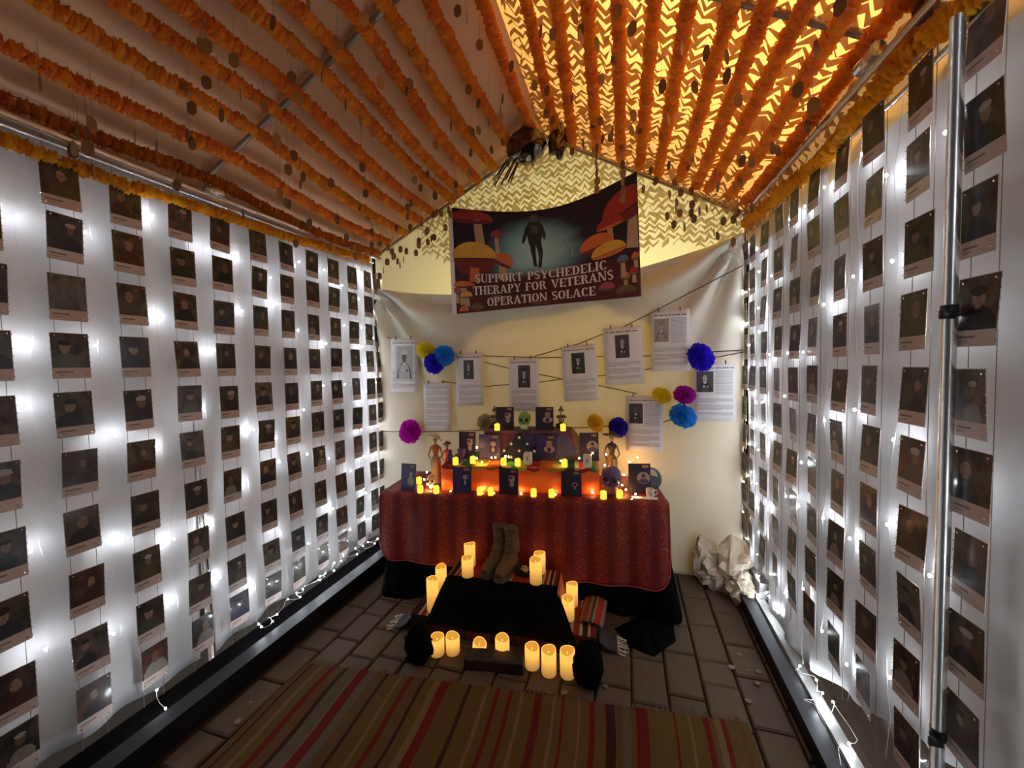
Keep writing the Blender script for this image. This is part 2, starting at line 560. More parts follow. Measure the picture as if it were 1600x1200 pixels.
rp = random.Random(3)
x = -1.86
npv = 0
while x < .70:
    W = .17
    y = .95 + rp.uniform(-.2, 0)
    while y < 3.25:
        L = rp.choice((.17, .24, .24, .30))
        yc = y + L / 2
        hidden = (-1.35 < x + .08 < .25 and 1.02 < yc < 1.60) or (-1.5 < x < .05 and yc > 2.55)
        if not hidden and npv < 298:
            o = link('paver', paver_mesh(L - .012, W - .012), floor)
            o.location = (x + W / 2, yc, -.02 + rp.uniform(-.003, .003)); o.rotation_euler = (rp.uniform(-.008, .008), rp.uniform(-.008, .008), rp.uniform(-.012, .012))
            npv += 1
        y += L
    x += W

# ceiling tarps
mb = MB()
def ceil_fn(u, v):
    xx = XL + (RX - XL) * u; yy = YF + (YB - YF) * v
    return (xx, yy, roof(xx) + .012 - .015 * math.sin(PI * u) * abs(math.sin(PI * (yy + 1.52) / 1.57)))
mb.grid(ceil_fn, 10, 26)
tag(part('ceiling', mb, M['tarp'], None, True), kind='structure')
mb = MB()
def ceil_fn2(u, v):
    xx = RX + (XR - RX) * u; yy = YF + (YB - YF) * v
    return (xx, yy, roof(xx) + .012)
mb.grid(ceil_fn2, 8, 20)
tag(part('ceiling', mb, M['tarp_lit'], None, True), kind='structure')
# back wall tarp (pentagon)
mb = MB()
mb.poly([(XL, YB, 0.02), (XR, YB, 0.02), (XR, YB, EAVE), (RX, YB, RZ), (XL, YB, EAVE)])
tag(part('wall_back', mb, M['back_tarp'], None), kind='structure')
# short cloth valances hanging from both eaves
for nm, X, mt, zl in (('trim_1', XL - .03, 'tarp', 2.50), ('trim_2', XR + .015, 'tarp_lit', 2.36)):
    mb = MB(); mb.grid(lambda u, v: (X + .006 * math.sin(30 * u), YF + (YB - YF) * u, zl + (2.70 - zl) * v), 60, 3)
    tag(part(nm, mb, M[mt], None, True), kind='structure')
# clear vinyl side walls and dark outside
for nm, X in (('wall_left', XL - .10), ('wall_right', XR + .10)):
    mb = MB(); mb.grid(lambda u, v: (X + .01 * math.sin(9 * u + 4 * v), YF + (YB - YF) * u, .0 + 2.68 * v), 16, 6)
    tag(part(nm, mb, M['vinyl'], None, True), kind='structure')

# ------------------------------------------------------------------ tent frame
fr = thing('tent_frame', 'galvanised steel pipe frame of the tent, eave pipes, rafters and posts', 'tent frame')
def pipe(nm, pts, r=.017, mat='steel'):
    b = MB(); b.tube(pts, r, 10); part(nm, b, M[mat], fr, True)
pipe('eave_pipe', [(-2.17, YF, 2.555), (-2.19, 1.5, 2.575), (-2.20, 3.17, 2.64)])
pipe('eave_pipe', [(.80, YF, 2.56), (.80, 1.35, 2.56), (.795, 3.17, 2.64)])
for Y in (0.05, 1.62, 3.165):
    pipe('rafter', [(-2.2, Y, roof(-2.2) - .03), (RX, Y, RZ - .025)], .014, 'darksteel')
    pipe('rafter', [(.79, Y, roof(.79) - .03), (RX, Y, RZ - .025)], .014, 'darksteel')
pipe('post', [(.775, 1.25, 0), (.778, 1.25, 2.43)], .0145)
pipe('post', [(-2.30, 1.53, 2.60), (-2.285, 1.535, 1.2), (-2.26, 1.545, -.01)], .014)
pipe('curtain_rod', [(.81, YF, 2.40), (.81, 1.55, 2.41), (.81, 3.14, 2.58)], .009)
pipe('curtain_rod', [(-2.25, YF, 2.52), (-2.25, 3.14, 2.60)], .008)
for z in (1.72, .62):
    b = MB(); b.tube([(.7765, 1.25, z - .014), (.7765, 1.25, z + .014)], .0165, 12); b.box((.76, 1.23, z - .01), (.03, .006, .022))
    part('tape_band', b, M['black_tape'], fr, True, label='black tape band')
for Y in (1.62, ):
    for X, Z in ((-2.17, 2.66), (.78, 2.66)):
        b = MB(); b.tube([(X, Y - .05, Z - .06), (X, Y + .05, Z - .06)], .024, 10); part('pipe_joint', b, M['steel'], fr, True)

# ------------------------------------------------------------------ white drapes
def drape(name, label, X, y0, y1, z0f, z1, side, seed, nu=90):
    mb = MB()
    def fn(u, v):
        y = y0 + (y1 - y0) * u
        y += .05 * (1 - v) ** 2.2 * (math.exp(-(y - y0) / .12) if y0 > 0 else -math.exp(-(y1 - y) / .12) if y1 < 2 else 0)
        z0 = z0f(y); z = z0 + (z1(y) - z0) * v
        fold = .021 * math.sin(y * 19 + seed + 1.2 * math.sin(y * 5 + seed)) * (.25 + .75 * (1 - v)) + .016 * (noise.noise(Vector((y * 4 + seed, z * .9, seed))))
        return (X + side * (.012 + fold), y, z)
    mb.grid(fn, nu, 30)
    o = part(name, mb, M['drape'], None, True)
    return tag(solid(o, .002), label, 'drape')


def lbot(y): return .03 + .05 * max(0, (1.05 - y)) + .015 * math.sin(y * 7)
drape('white_drape', 'white cloth drape on left wall, nearer panel with curved lower edge', -2.283, -.6, 1.556, lbot, lambda y: 2.60, 1, 1.0)
drape('white_drape', 'white cloth drape on left wall, farther panel beyond the post', -2.290, 1.522, 3.17, lbot, lambda y: 2.60, 1, 4.0)
def rbot(y): return .09 if y > 2.2 else .09 + (2.2 - y) * .46
drape('white_drape', 'white cloth drape on right wall hung from a thin rod', .855, -.6, 3.17, rbot, lambda y: (2.43 if y < 1.5 else 2.43 + (y - 1.5) * .09), -1, 7.0, 150)

# back drape with swag folds fanning from both upper corners
def top_back(x):
    u = (x - XL) / (XR - XL)
    return 2.36 + .16 * u ** 2 - .30 * math.sin(PI * u) * .55
mb = MB()
def bd(u, v):
    x = -2.25 + 3.05 * u
    zt = top_back(x); zb = .006
    z = zb + (zt - zb) * v
    dl = math.hypot(x + 2.25, z - 2.40); dr = math.hypot(x - .80, z - 2.52)
    al = math.atan2(2.40 - z, x + 2.25); ar = math.atan2(2.52 - z, .80 - x)
    fl = math.exp(-dl / .85) * min(1, dl * 4); fr_ = math.exp(-dr / .9) * min(1, dr * 4)
    f = .10 * math.sin(al * 15 + .8 * math.sin(al * 7)) * fl + .09 * math.sin(ar * 14 + .8 * math.sin(ar * 6)) * fr_
    f += .02 * math.sin((z - zt) * 30 + 1.2 * math.sin(x * 2)) * math.exp(-(zt - z) * 3.2)
    f += .012 * noise.noise(Vector((x * 2.5, z * 2.5, 3)))
    return (x, min(3.185, 3.13 - f), z)
mb.grid(bd, 110, 80)
tag(solid(part('back_drape', mb, M['back_drape'], None, True), .002), 'cream cloth drape with fanned folds hung across the back wall', 'drape')
# double layer swag over its upper part
mb = MB()
low = [(-2.25, 1.86), (-1.9, 1.62), (-1.62, 1.60), (-1.40, 1.75), (-1.15, 1.95), (-.95, 2.0), (-.55, 2.02), (-.22, 2.08), (.06, 1.95), (.22, 1.9), (.5, 1.75), (.8, 1.6)]
def lowz(x):
    for (a, za), (b, zb) in zip(low, low[1:]):
        if a <= x <= b:
            t_ = (x - a) / (b - a); t_ = t_ * t_ * (3 - 2 * t_); return za + (zb - za) * t_
    return low[-1][1]
def sw(u, v):
    x = -2.24 + 3.03 * u; zb = lowz(x); z = zb + (top_back(x) - .005 - zb) * v
    p = bd((x + 2.25) / 3.05, max(0, min(1, (z - .02) / (top_back(x) - .02))))
    return (x, min(3.192, p[1] + .010), z)
mb.grid(sw, 80, 24)
tag(solid(part('swag_lining', mb, M['back_drape'], None, True), .002), 'second cloth layer behind the cream back drape, making its upper part darker', 'drape')

# ------------------------------------------------------------------ camouflage netting
def netting(name, label, O, ex, ey, en, n_rows, py, n_cols, px, keep, seed, mat, thick=.021):
    """zigzag ribbons along ex stacked along ey; en points into the tent"""
    rg = random.Random(seed)
    b = MB()
    off = 0.0
    for i in range(n_rows):
        off += rg.uniform(-.35, .35)
        prev = None
        tk = thick * rg.uniform(.75, 1.15)
        for j in range(n_cols + 1):
            s = (j + off) * px + rg.uniform(-.007, .007); amp = py * rg.uniform(.26, .56)
            if s < 0 or s > n_cols * px: prev = None; continue
            up_ = j % 2
            t_ = i * py + (amp if up_ else -amp) + rg.uniform(-.006, .006)
            th = tk * rg.uniform(.30, 1.5) * (1.15 if up_ else .8)
            n1 = rg.uniform(0, .018); n2 = rg.uniform(-.002, .026)
            a = O + ex * s + ey * (t_ - th / 2) + en * n1
            c = O + ex * (s + rg.uniform(-.010, .010)) + ey * (t_ + th / 2) + en * n2
            if prev and keep(s, t_): b.quad(prev[0], a, c, prev[1])
            prev = (a, c)
    o = part(name, b, mat, None)
    return tag(o, label, 'netting')


exr = Vector((XR - RX, 0, EAVE - RZ)); LR = exr.length; exr.normalize()
enr = Vector((exr.z, 0, -exr.x)).normalized()
if enr.z > 0: enr = -enr
netting('camouflage_net', 'brown leaf-cut camouflage net stretched under the glowing right roof slope', Vector((RX, .2, RZ)) + enr * .012, exr, Vector((0, 1, 0)), enr,
        58, .052, int(LR / .036), .036, lambda s, t_: s > .16 - .05 * t_, 5, M['net'], .030)
def gk(s, t_):
    xx = XL + s; z = 1.9 + t_
    if z > roof(xx) - .03: return False
    edge = 2.46 + .10 * math.sin(xx * 5) if xx > -.2 else 2.62 + .1 * math.sin(xx * 6)
    return z > edge - .05 and xx > -1.75
netting('camouflage_net', 'pale camouflage net covering the triangular gable of the back wall', Vector((XL, 3.172, 1.9)), Vector((1, 0, 0)), Vector((0, 0, 1)), Vector((0, -1, 0)),
        40, .044, 88, .035, gk, 9, M['net_pale'], .028)
netting('camouflage_net', 'narrow strip of camouflage net hanging at the right eave behind the pipe', Vector((XR - .002, .2, 2.68)), Vector((0, 0, -1)), Vector((0, 1, 0)), Vector((-1, 0, 0)),
        58, .052, 7, .036, lambda s, t_: True, 15, M['net'], .030)
netting('camouflage_net', 'darker bunch of camouflage net in the right rear roof corner', Vector((.5, 2.75, 2.66)), Vector((.8, .55, .0)).normalized(), Vector((.1, .1, -1)).normalized(), Vector((-.6, -.7, 0)),
        3, .04, 14, .034, lambda s, t_: True, 11, M['net'])

# ------------------------------------------------------------------ hanging photo prints
def print_mesh(name, W, H):
    b = MB(); t_ = .0016
    a = [(-W / 2, 0, -H / 2), (W / 2, 0, -H / 2), (W / 2, 0, H / 2), (-W / 2, 0, H / 2)]
    bk = [(p[0], t_, p[2]) for p in a]
    b.quad(*a, uv=((0, 0), (1, 0), (1, 1), (0, 1)))
    b.quad(bk[1], bk[0], bk[3], bk[2])
    for i in range(4):
        j = (i + 1) % 4; b.quad(a[j], a[i], bk[i], bk[j])
    return b.mesh(name, M['photo'])


def bead_mesh(W, H):
    b = MB()
    for sx in (-1, 1):
        for k in range(7):
            b.ball((sx * (W / 2 + .001), -.001, -H / 2 + H * (k + .5) / 7), (.0017, .0017, .0021), 4, 3)
    for sx in (-1, 1):
        for sz in (-1, 1):
            b.ball((sx * (W / 2 - .012), -.0015, sz * (H / 2 - .012)), (.003, .0012, .003), 6, 4)  # bright corner studs stand in for string holes showing the lit drape
    return b.mesh('beaded_edge', M['chain'])


PAL = [(.10, .055, .03), (.06, .045, .035), (.14, .03, .02), (.05, .05, .055), (.12, .10, .07), (.09, .075, .03), (.20, .17, .14), (.07, .03, .025), (.04, .03, .025), (.16, .10, .05), (.05, .06, .09)]
TINT = ['dark brown', 'dark grey-brown', 'dark reddish', 'dark grey', 'olive-brown', 'olive', 'pale grey', 'maroon-brown', 'near-black', 'tan-brown', 'bluish']
rph = random.Random(21)
colsL = [.81, 1.03, 1.247, 1.474, 1.68, 1.91, 2.12, 2.343, 2.56, 2.78, 2.985, 3.12]
rowsL = [2.480, 2.255, 2.015, 1.775, 1.535, 1.298, 1.040, .775, .515, .298]
colsR = [1.204, 1.408, 1.616, 1.827, 2.045, 2.255, 2.47, 2.70, 2.92, 3.08]
rowsR = [2.44, 2.225, 2.01, 1.79, 1.577, 1.372, 1.165, .955, .743, .525]


def cap(d): return d
def hang(side, cols, rows, X, W, H, rz):
    pm = print_mesh('photo_print', W, H); bm_ = bead_mesh(W, H)
    wall = 'left' if side > 0 else 'right'
    for ci, Y in enumerate(cols):
        rr = list(rows)
        if side < 0 and ci < 2: rr = [2.63 if ci == 0 else 2.62] + rr
        # pair of thin cords carrying the column
        b = MB()
        for s in (-1, 1):
            b.tube([(X - side * .014, Y + s * W * .36, rr[-1] - H - .10), (X - side * .014, Y + s * W * .36, 2.56 if side > 0 else max(rr[0], 2.44))], .0011, 4)
        if side < 0 and ci == len(cols) - 1: cw = 'deepest photo column beside the back drape'
        tag(part('hanging_string', b, M['thread'], None), 'pair of thin hanging strings, %s photo column from the entrance, %s wall' % (ORDC[ci], wall), 'string', 'strings of the photo columns')
        for ri, zt in enumerate(rr):
            if side > 0 and ci == 0 and False: continue
            k = rph.randrange(len(PAL))
            o = link('photo_print', pm)
            hh = H
            j = rph.uniform(-.008, .008)
            o.location = (X + rph.uniform(-.004, .004), Y + rph.uniform(-.004, .004), zt - H / 2 + j)
            o.rotation_euler = (rph.uniform(-.05, .05), rph.uniform(-.025, .025), rz + rph.uniform(-.10, .10))
            c = PAL[k]; f = rph.uniform(.7, 1.3)
            o.color = (c[0] * f, c[1] * f, c[2] * f, 1)
            tag(o, '%s memorial photo print, %s from top, %s column from the entrance, %s wall' % (TINT[k], ORD[ri], ORDC[ci], wall), 'photo', 'memorial photo prints on the %s wall' % wall)
            e = tag(link('beaded_edge', bm_, o), kind='stuff')


hang(1, colsL, rowsL, -2.205, .114, .188, PI / 2)
hang(-1, colsR, rowsR, .797, .106, .168, -PI / 2)

# ------------------------------------------------------------------ cool fairy light strands on the two side walls
rl = random.Random(5)
def strand(side, Y, X, ztop, zbot, n, label):
    t_ = thing('fairy_light_strand', label, 'fairy lights', (X, Y, ztop), group='fairy light strands on the side walls')
    pts = []; bulbs = MB()
    nseg = 30
    for i in range(nseg + 1):
        z = -(ztop - zbot) * i / nseg
        pts.append((rl.uniform(-.004, .004), .014 * math.sin(i * .9 + Y * 7) + rl.uniform(-.006, .006), z))
    b = MB(); b.tube(pts, .0006, 4); part('wire', b, M['wire'], t_)
    for k in range(n):
        p = pts[int((k + rl.uniform(.15, .85)) / n * nseg)]
        bulbs.ball((p[0] + side * .004, p[1] + rl.uniform(-.03, .03), p[2]), (.0042, .0042, .0055), 6, 4)
    part('bulbs', bulbs, M['led'], t_, kind='stuff')


yl = [-.15, .30, .66] + [(a + b) / 2 for a, b in zip(colsL, colsL[1:])] + [3.16]
yr = [-.15, .3, .65, .98] + [(a + b) / 2 for a, b in zip(colsR, colsR[1:])] + [3.13]
for i, Y in enumerate(yl):
    strand(1, Y, -2.222, 2.54, .12, 5 if Y < 2.7 else 12, 'strand of tiny white bulbs down front of left drape, %s from entrance' % nth(i + 1))
    strand(-1, Y + .09, -2.350, 2.56, .12, 7, 'strand of tiny white bulbs glowing behind left drape, %s from entrance' % nth(i + 1))
for i, Y in enumerate(yr):
    strand(-1, Y, .806, 2.40, .30 if Y < 2 else .14, 5 if Y < 2.7 else 12, 'strand of tiny white bulbs down front of right drape, %s from entrance' % nth(i + 1))
    strand(1, Y + .09 if Y < 3 else Y, .915, 2.40, .45 if Y < 2 else .14, 6, 'strand of tiny white bulbs glowing behind right drape, %s from entrance' % nth(i + 1))

def tangle(name, label, path, n, spread, nb, seed):
    rg = random.Random(seed)
    P = [Vector(p) for p in path]
    t_ = thing(name, label, 'fairy lights', P[0])
    pts = []
    for i in range(n + 1):
        f = i / n * (len(P) - 1); k = min(int(f), len(P) - 2); q = P[k].lerp(P[k + 1], f - k)
        pts.append(q + Vector((rg.uniform(-1.7 * spread, 1.7 * spread), rg.uniform(-1.7 * spread, 1.7 * spread), rg.uniform(-.4 * spread, 1.4 * spread))) - P[0])
    for _ in range(2): pts = [pts[0]] + [(pts[k - 1] + pts[k] * 2 + pts[k + 1]) / 4 for k in range(1, n)] + [pts[-1]]
    b = MB(); b.tube(pts, .0011, 4); part('wire', b, M['wire'], t_)
    bb = MB()
    for k in range(nb):
        p = pts[int((k + .5) / nb * n)]; bb.ball(p, (.0042, .0042, .0042), 6, 4)
    part('bulbs', bb, M['led'], t_, kind='stuff')


tangle('fairy_light_tangle', 'tangled cool fairy lights lying along the black curb under the left drape', [(-2.02, 1.62, .12), (-2.05, 2.0, .14), (-2.06, 2.4, .16), (-2.08, 2.85, .12)], 70, .05, 22, 1)
tangle('fairy_light_tangle', 'small knot of cool fairy lights hanging at the near left curb', [(-2.12, 1.17, .16), (-1.98, 1.16, .06), (-1.97, 1.19, .08), (-1.99, 1.15, .05)], 16, .02, 6, 2)
tangle('fairy_light_tangle', 'heap of cool fairy lights on grey channel at the rear right', [(.82, 2.72, .12), (.87, 2.6, .14), (.84, 2.55, .12), (.90, 2.75, .15)], 40, .05, 12, 3)
tangle('fairy_light_tangle', 'loose cool fairy lights along the right curb in front', [(.80, 2.15, .12), (.76, 1.95, .10), (.84, 1.85, .12), (.80, 1.68, .10)], 40, .05, 8, 4)

# ------------------------------------------------------------------ curbs
cl = thing('floor_curb', 'long black curb along the foot of the left drape', 'curb', (-1.93, 1.4, 0))
b = MB(); b.box((0, 0, .055), (.09, 4.0, .11)); part('bar', b, M['curb'], cl)
b = MB(); b.box((-.17, 0, .008), (.25, 4.0, .012)); part('skirt', b, M['blackcloth'], cl)
cr = thing('floor_curb', 'black curb with grey metal channel along the right drape', 'curb', (.74, 1.4, 0))
b = MB(); b.box((0, 0, .045), (.07, 3.9, .09)); part('bar', b, M['curb'], cr)
b = MB(); b.box((.065, 0, .048), (.055, 3.9, .096)); b.box((.045, 0, .10), (.01, 3.9, .012)); part('channel', b, M['curb_grey'], cr)
gb = thing('grey_block', 'grey metal block at the rear right end of the curb', 'block', (.86, 2.88, .10))
b = MB(); b.box((0, 0, .05), (.12, .26, .10)); b.box((0, -.1, .105), (.10, .02, .015)); part('body', b, M['curb_grey'], gb)

# ------------------------------------------------------------------ marigold garlands
def flower_mesh(seed):
    """one marigold, axis along local Y (the string)"""
    rg = random.Random(seed); b = MB()
    for layer, (ry, rad, npet) in enumerate(((-.012, .024, 8), (0.0, .0275, 9), (.012, .024, 8))):
        for k in range(npet):
            a = 2 * PI * (k + .5 * layer) / npet + rg.uniform(-.1, .1)
            r = rad * rg.uniform(.88, 1.12); wd = .0105
            ca, sa = math.cos(a), math.sin(a)
            dn = rg.uniform(-.006, .006)
            def P(rr, tt, yy): return (ca * rr - sa * tt, yy, sa * rr + ca * tt)
            b.quad(P(.004, -wd * .4, ry), P(r * .72, -wd, ry + dn), P(r, 0, ry + dn * 1.8), P(r * .72, wd, ry + dn))
    b.ball((0, 0, 0), (.019, .016, .019), 7, 5)
    return b.mesh('flower', M['marigold'], False)


FL = [flower_mesh(s) for s in range(4)]
rf = random.Random(13)


def garland(label, pts, tone, spacing=.040, size=1.0, group='marigold garlands under the roof'):
    P = [Vector(p) for p in pts]
    g = thing('marigold_garland', label, 'garland', P[0], group=group)
    b = MB(); b.tube([p - P[0] for p in P], .0015, 4); part('string', b, M['thread'], g)
    d = 0.0; total = sum((q - p).length for p, q in zip(P, P[1:]))
    seg = 0; acc = 0
    while d < total:
        while seg < len(P) - 2 and d > acc + (P[seg + 1] - P[seg]).length:
            acc += (P[seg + 1] - P[seg]).length; seg += 1
        dirv = (P[seg + 1] - P[seg]); q = P[seg] + dirv * ((d - acc) / dirv.length)
        o = link('flower', FL[rf.randrange(4)], g)
        o.location = q - P[0] + Vector((rf.uniform(-.003, .003), 0, rf.uniform(-.003, .003)))
        rot = dirv.normalized().to_track_quat('Y', 'Z').to_matrix() @ Matrix.Rotation(rf.uniform(0, 6.28), 3, 'Y')
        o.rotation_euler = rot.to_euler()
        s_ = 1.32 * size * rf.uniform(.88, 1.14); o.scale = (s_, s_, s_)
        t_ = rf.uniform(-.22, .25)
        o.color = (tone[0] * (1 + .3 * t_), tone[1] * (1 + t_), tone[2], 1)
        d += spacing * rf.uniform(.85, 1.15)


def gpts(x0, x1, y0, drop, sag, yend):
    out = []
    n = 26
    for i in range(n + 1):
        y = y0 + (yend - y0) * i / n
        x_ = x0 + (x1 - x0) * i / n
        z = roof(x_) - drop - sag * abs(math.sin(PI * (y - 1.62) / 1.57)) ** 1.3
        out.append((x_, y, z))
    return out


LX = [(-.66, -.68, 1.4, 3.0), (-.88, -.85, 1.2, 3.02), (-1.03, -1.03, 1.15, 3.08), (-1.14, -1.18, 1.0, 3.1), (-1.28, -1.33, .9, 3.08), (-1.40, -1.42, .85, 3.1), (-1.54, -1.60, .8, 3.1), (-1.66, -1.72, .7, 3.1), (-1.80, -1.88, .65, 3.1), (-2.0, -2.03, .6, 3.08)]
ORA = (.92, .36, .05)
for i, (a, c, y0, y1) in enumerate(LX):
    garland('orange marigold garland under the left roof slope, %s from the ridge' % (ORDC[i]), gpts(a, c, y0, .05, .045, y1), (ORA[0], ORA[1] * (1 + .10 * ((i * 7) % 3 - 1)), ORA[2]), size=1.05)
garland('yellow-orange marigold garland beside the left eave pipe, on its roof side', gpts(-2.19, -2.18, .6, .05, .05, 3.1), (.72, .24, .03))
RXs = [(-.42, -.49, 1.35, 3.0), (-.25, -.38, 1.3, 3.04), (-.13, -.20, 1.25, 3.02), (-.02, -.03, 1.2, 3.0), (.12, .10, 1.15, 3.0), (.24, .22, 1.15, 3.0), (.37, .36, 1.1, 2.95), (.47, .465, 1.1, 2.94), (.58, .54, 1.05, 2.95), (.685, .66, 1.0, 2.95), (.79, .75, .95, 2.9)]
for i, (a, c, y0, y1) in enumerate(RXs):
    garland('orange marigold garland under the glowing right roof slope, %s from the ridge' % (ORDC[i]), gpts(a, c, y0, .05, .03, y1), (.92, .34, .045), size=1.0)
YEL = (.85, .40, .025)
garland('yellow marigold garland hanging just below the left eave pipe', [(-2.19, .55, 2.46), (-2.19, .9, 2.475), (-2.19, 1.25, 2.47), (-2.19, 1.53, 2.49), (-2.19, 2.2, 2.52), (-2.19, 2.99, 2.585)], YEL, size=.95, group='yellow garlands at the eaves')
garland('yellow marigold garland hanging just below the right eave pipe', [(.80, .8, 2.47), (.80, 1.19, 2.44), (.80, 1.45, 2.50), (.80, 1.64, 2.48), (.80, 1.93, 2.45), (.79, 2.5, 2.50), (.79, 3.05, 2.55)], YEL, size=1.05, group='yellow garlands at the eaves')

# ------------------------------------------------------------------ dog tags on threads
def tag_mesh():
    b = MB(); W, H, c, t_ = .036, .058, .012, .0016
    a = [(-W / 2 + c, -H / 2), (W / 2 - c, -H / 2), (W / 2, -H / 2 + c), (W / 2, H / 2 - c), (W / 2 - c, H / 2), (-W / 2 + c, H / 2), (-W / 2, H / 2 - c), (-W / 2, -H / 2 + c)]
    f = [(x_, -t_ / 2, z) for x_, z in a]; k = [(x_, t_ / 2, z) for x_, z in a]
    b.poly(f); b.poly(k[::-1])
    for i in range(8):
        j = (i + 1) % 8; b.quad(f[j], f[i], k[i], k[j])
    return b.mesh('dog_tag', M['tag'])


TAGM = tag_mesh()
rt = random.Random(31)
thr_cache = {}
def thread_mesh(L):
    L = round(L, 2)
    if L not in thr_cache:
        b = MB(); b.tube([(0, 0, .02), (0, 0, L)], .0007, 3, caps=False); thr_cache[L] = b.mesh('thread', M['thread'])
    return thr_cache[L]


ntag = 0
def dogtag(x_, y_, z, label, group):
    global ntag
    o = link('dog_tag', TAGM); o.location = (x_, y_, z); o.rotation_euler = (rt.uniform(-.05, .05), rt.uniform(-.04, .04), rt.uniform(-1.3, 1.3))
    tag(o, label, 'dog tag', group)
    L = roof(x_) - .012 - z
    if L > .03: link('thread', thread_mesh(L), o)
    ntag += 1


TL, TR, TB, TC = [], [], [], []
for i in range(118):
    x_ = rt.uniform(-2.22, -.66); y_ = .75 + 2.3 * rt.random() ** .9
    TL.append((x_, y_, roof(x_) - rt.uniform(.10, .30)))
for i in range(88):
    x_ = rt.uniform(-.6, .76); y_ = .95 + 2.0 * rt.random()
    TR.append((x_, y_, roof(x_) - rt.uniform(.09, .26)))
for i in range(34):
    x_ = rt.uniform(-2.1, -1.38); y_ = rt.uniform(2.9, 3.08)
    TB.append((x_, y_, roof(x_) - rt.uniform(.10, .36)))
for i in range(24):
    x_ = rt.uniform(.12, .72); y_ = rt.uniform(2.85, 3.05)
    TC.append((x_, y_, roof(x_) - rt.uniform(.08, .36)))
for lst, wing, GX in ((TL, 'left', [p[1] for p in LX] + [-2.18]), (TR, 'right', [p[1] for p in RXs])):
    by = {}
    for p in lst: by.setdefault(min(range(len(GX)), key=lambda k: abs(GX[k] - p[0])), []).append(p)
    for gi, ps in by.items():
        for k, p in enumerate(sorted(ps, key=lambda q: q[1])):
            dogtag(*p, 'dark dog tag, %s roof, %s garland from ridge, %s tag from entrance' % (wing, nth(gi + 1), nth(k + 1)), 'dog tags under the %s roof' % wing)
for lst, wing in ((TB, 'left'), (TC, 'right')):
    for k, p in enumerate(sorted(lst)):
        dogtag(*p, 'small dark dog tag beside the banner\'s %s end, %s from the left' % (wing, nth(k + 1)), 'dog tags %s of the banner' % wing)
for k, (x_, y_, z0, n) in enumerate(((-.185, 2.75, 2.80, 6), (-.015, 2.72, 2.70, 7))):
    for q in range(n):
        dogtag(x_ + rt.uniform(-.004, .004), y_, z0 + q * .055, 'dog tag in %s vertical tag chain before the banner, %s from bottom' % ('left' if k == 0 else 'right', nth(q + 1)), 'dog tags in the two chains at the banner')

# ------------------------------------------------------------------ foil ball at rear of ridge; added strands and lump imitate a dark gap
def crumple(b, c, r, amp, freq, seed, nu=24, nv=16, m=0):
    n0 = len(b.v); b.ball((0, 0, 0), r, nu, nv, m)
    for i in range(n0, len(b.v)):
        p = Vector(b.v[i]); q = p.normalized()
        d = noise.noise(q * freq + Vector((seed, seed * 2, 0))) + .5 * noise.noise(q * freq * 2.3 + Vector((0, seed, seed)))
        p = p * (1 + amp * d)
        b.v[i] = tuple(p + Vector(c))


orn = thing('foil_ornament', 'shiny dark foil balloon with dark strands filling the gap at rear end of ridge', 'ornament', (-.71, 2.90, 3.26))
b = MB(); crumple(b, (0, 0, 0), (.15, .09, .13), .22, 1.8, 2, 32, 20); part('balloon', b, M['foil'], orn, True)
b = MB()
for k in range(14):
    a = k * .9; b.tube([(.05 * math.cos(a) - .10, .03 * math.sin(a), -.08), (.07 * math.cos(a) - .20, .04 * math.sin(a), -.22 - .01 * (k % 4))], .005, 4)
part('gap_strands', b, M['foil'], orn, kind='stuff')
b = MB(); crumple(b, (.24, 0, -.01), (.07, .06, .13), .3, 2.0, 7, 24, 16); part('knot', b, M['foil'], orn, True)
b = MB(); b.tube([(0, 0, .1), (.05, 0, .19)], .003, 5); part('string', b, M['thread'], orn)

# ------------------------------------------------------------------ banner
BTL, BTR, BBR, BBL = Vector((-1.411, 3.02, 2.951)), Vector((.08, 2.98, 2.975)), Vector((.106, 2.99, 2.10)), Vector((-1.391, 3.03, 2.063))


def bpt(u, v, off=0.0):
    top = BTL.lerp(BTR, u); bot = BBL.lerp(BBR, u)
    top = top + Vector((0, 0, -.145 * math.sin(PI * max(0, u) ** 1.05) + .03 * max(0, u - .8)))
    p = bot.lerp(top, v)
    p.y += .012 * math.sin(u * 9 + v * 2) * (.3 + .7 * v) - off
    return p


def banner_mat():
    t = NT('banner_print')
    u, v, _ = sep(t, uv_coord(t)); uvc = uv_coord(t)
    du = t.math('DIVIDE', t.math('SUBTRACT', u, .48), .29); dv = t.math('DIVIDE', t.math('SUBTRACT', v, .54), .42)
    d = t.math('SQRT', t.math('ADD', t.math('MULTIPLY', du, du), t.math('MULTIPLY', dv, dv)))
    nz = t.noise(uvc, 5, 4)
    d2 = t.math('ADD', d, t.math('MULTIPLY', t.math('SUBTRACT', nz, .5), .5))
    c = t.ramp(d2, [(0, (.38, .58, .54)), (.45, (.22, .40, .40)), (.85, (.05, .10, .12)), (1.0, (.016, .012, .018))])
    low = t.ramp(v, [(0, (1, 1, 1)), (.3, (1, 1, 1)), (.42, (0, 0, 0))])
    nz2 = t.noise(uvc, 14, 3)
    c = t.mix(low, c, t.mix(nz2, (.03, .006, .006), (.11, .02, .015)))
    return t.done(t.bsdf(c, .7, 0, 0, .3))


M['banner'] = banner_mat()
b = MB(); b.grid(lambda u, v: bpt(u, v), 40, 20)
ban = link('banner', b.mesh('banner', M['banner'], True)); tag(ban, 'large printed banner with mushrooms and a walking soldier on the back wall', 'banner')
solid(ban, .0015, -1.0)
BANC = {}
def bcol(name, c, rough=.7):
    if name not in BANC: BANC[name] = plain('print_' + name, c, rough, var=.25, scale=12, bstr=0)
    return BANC[name]


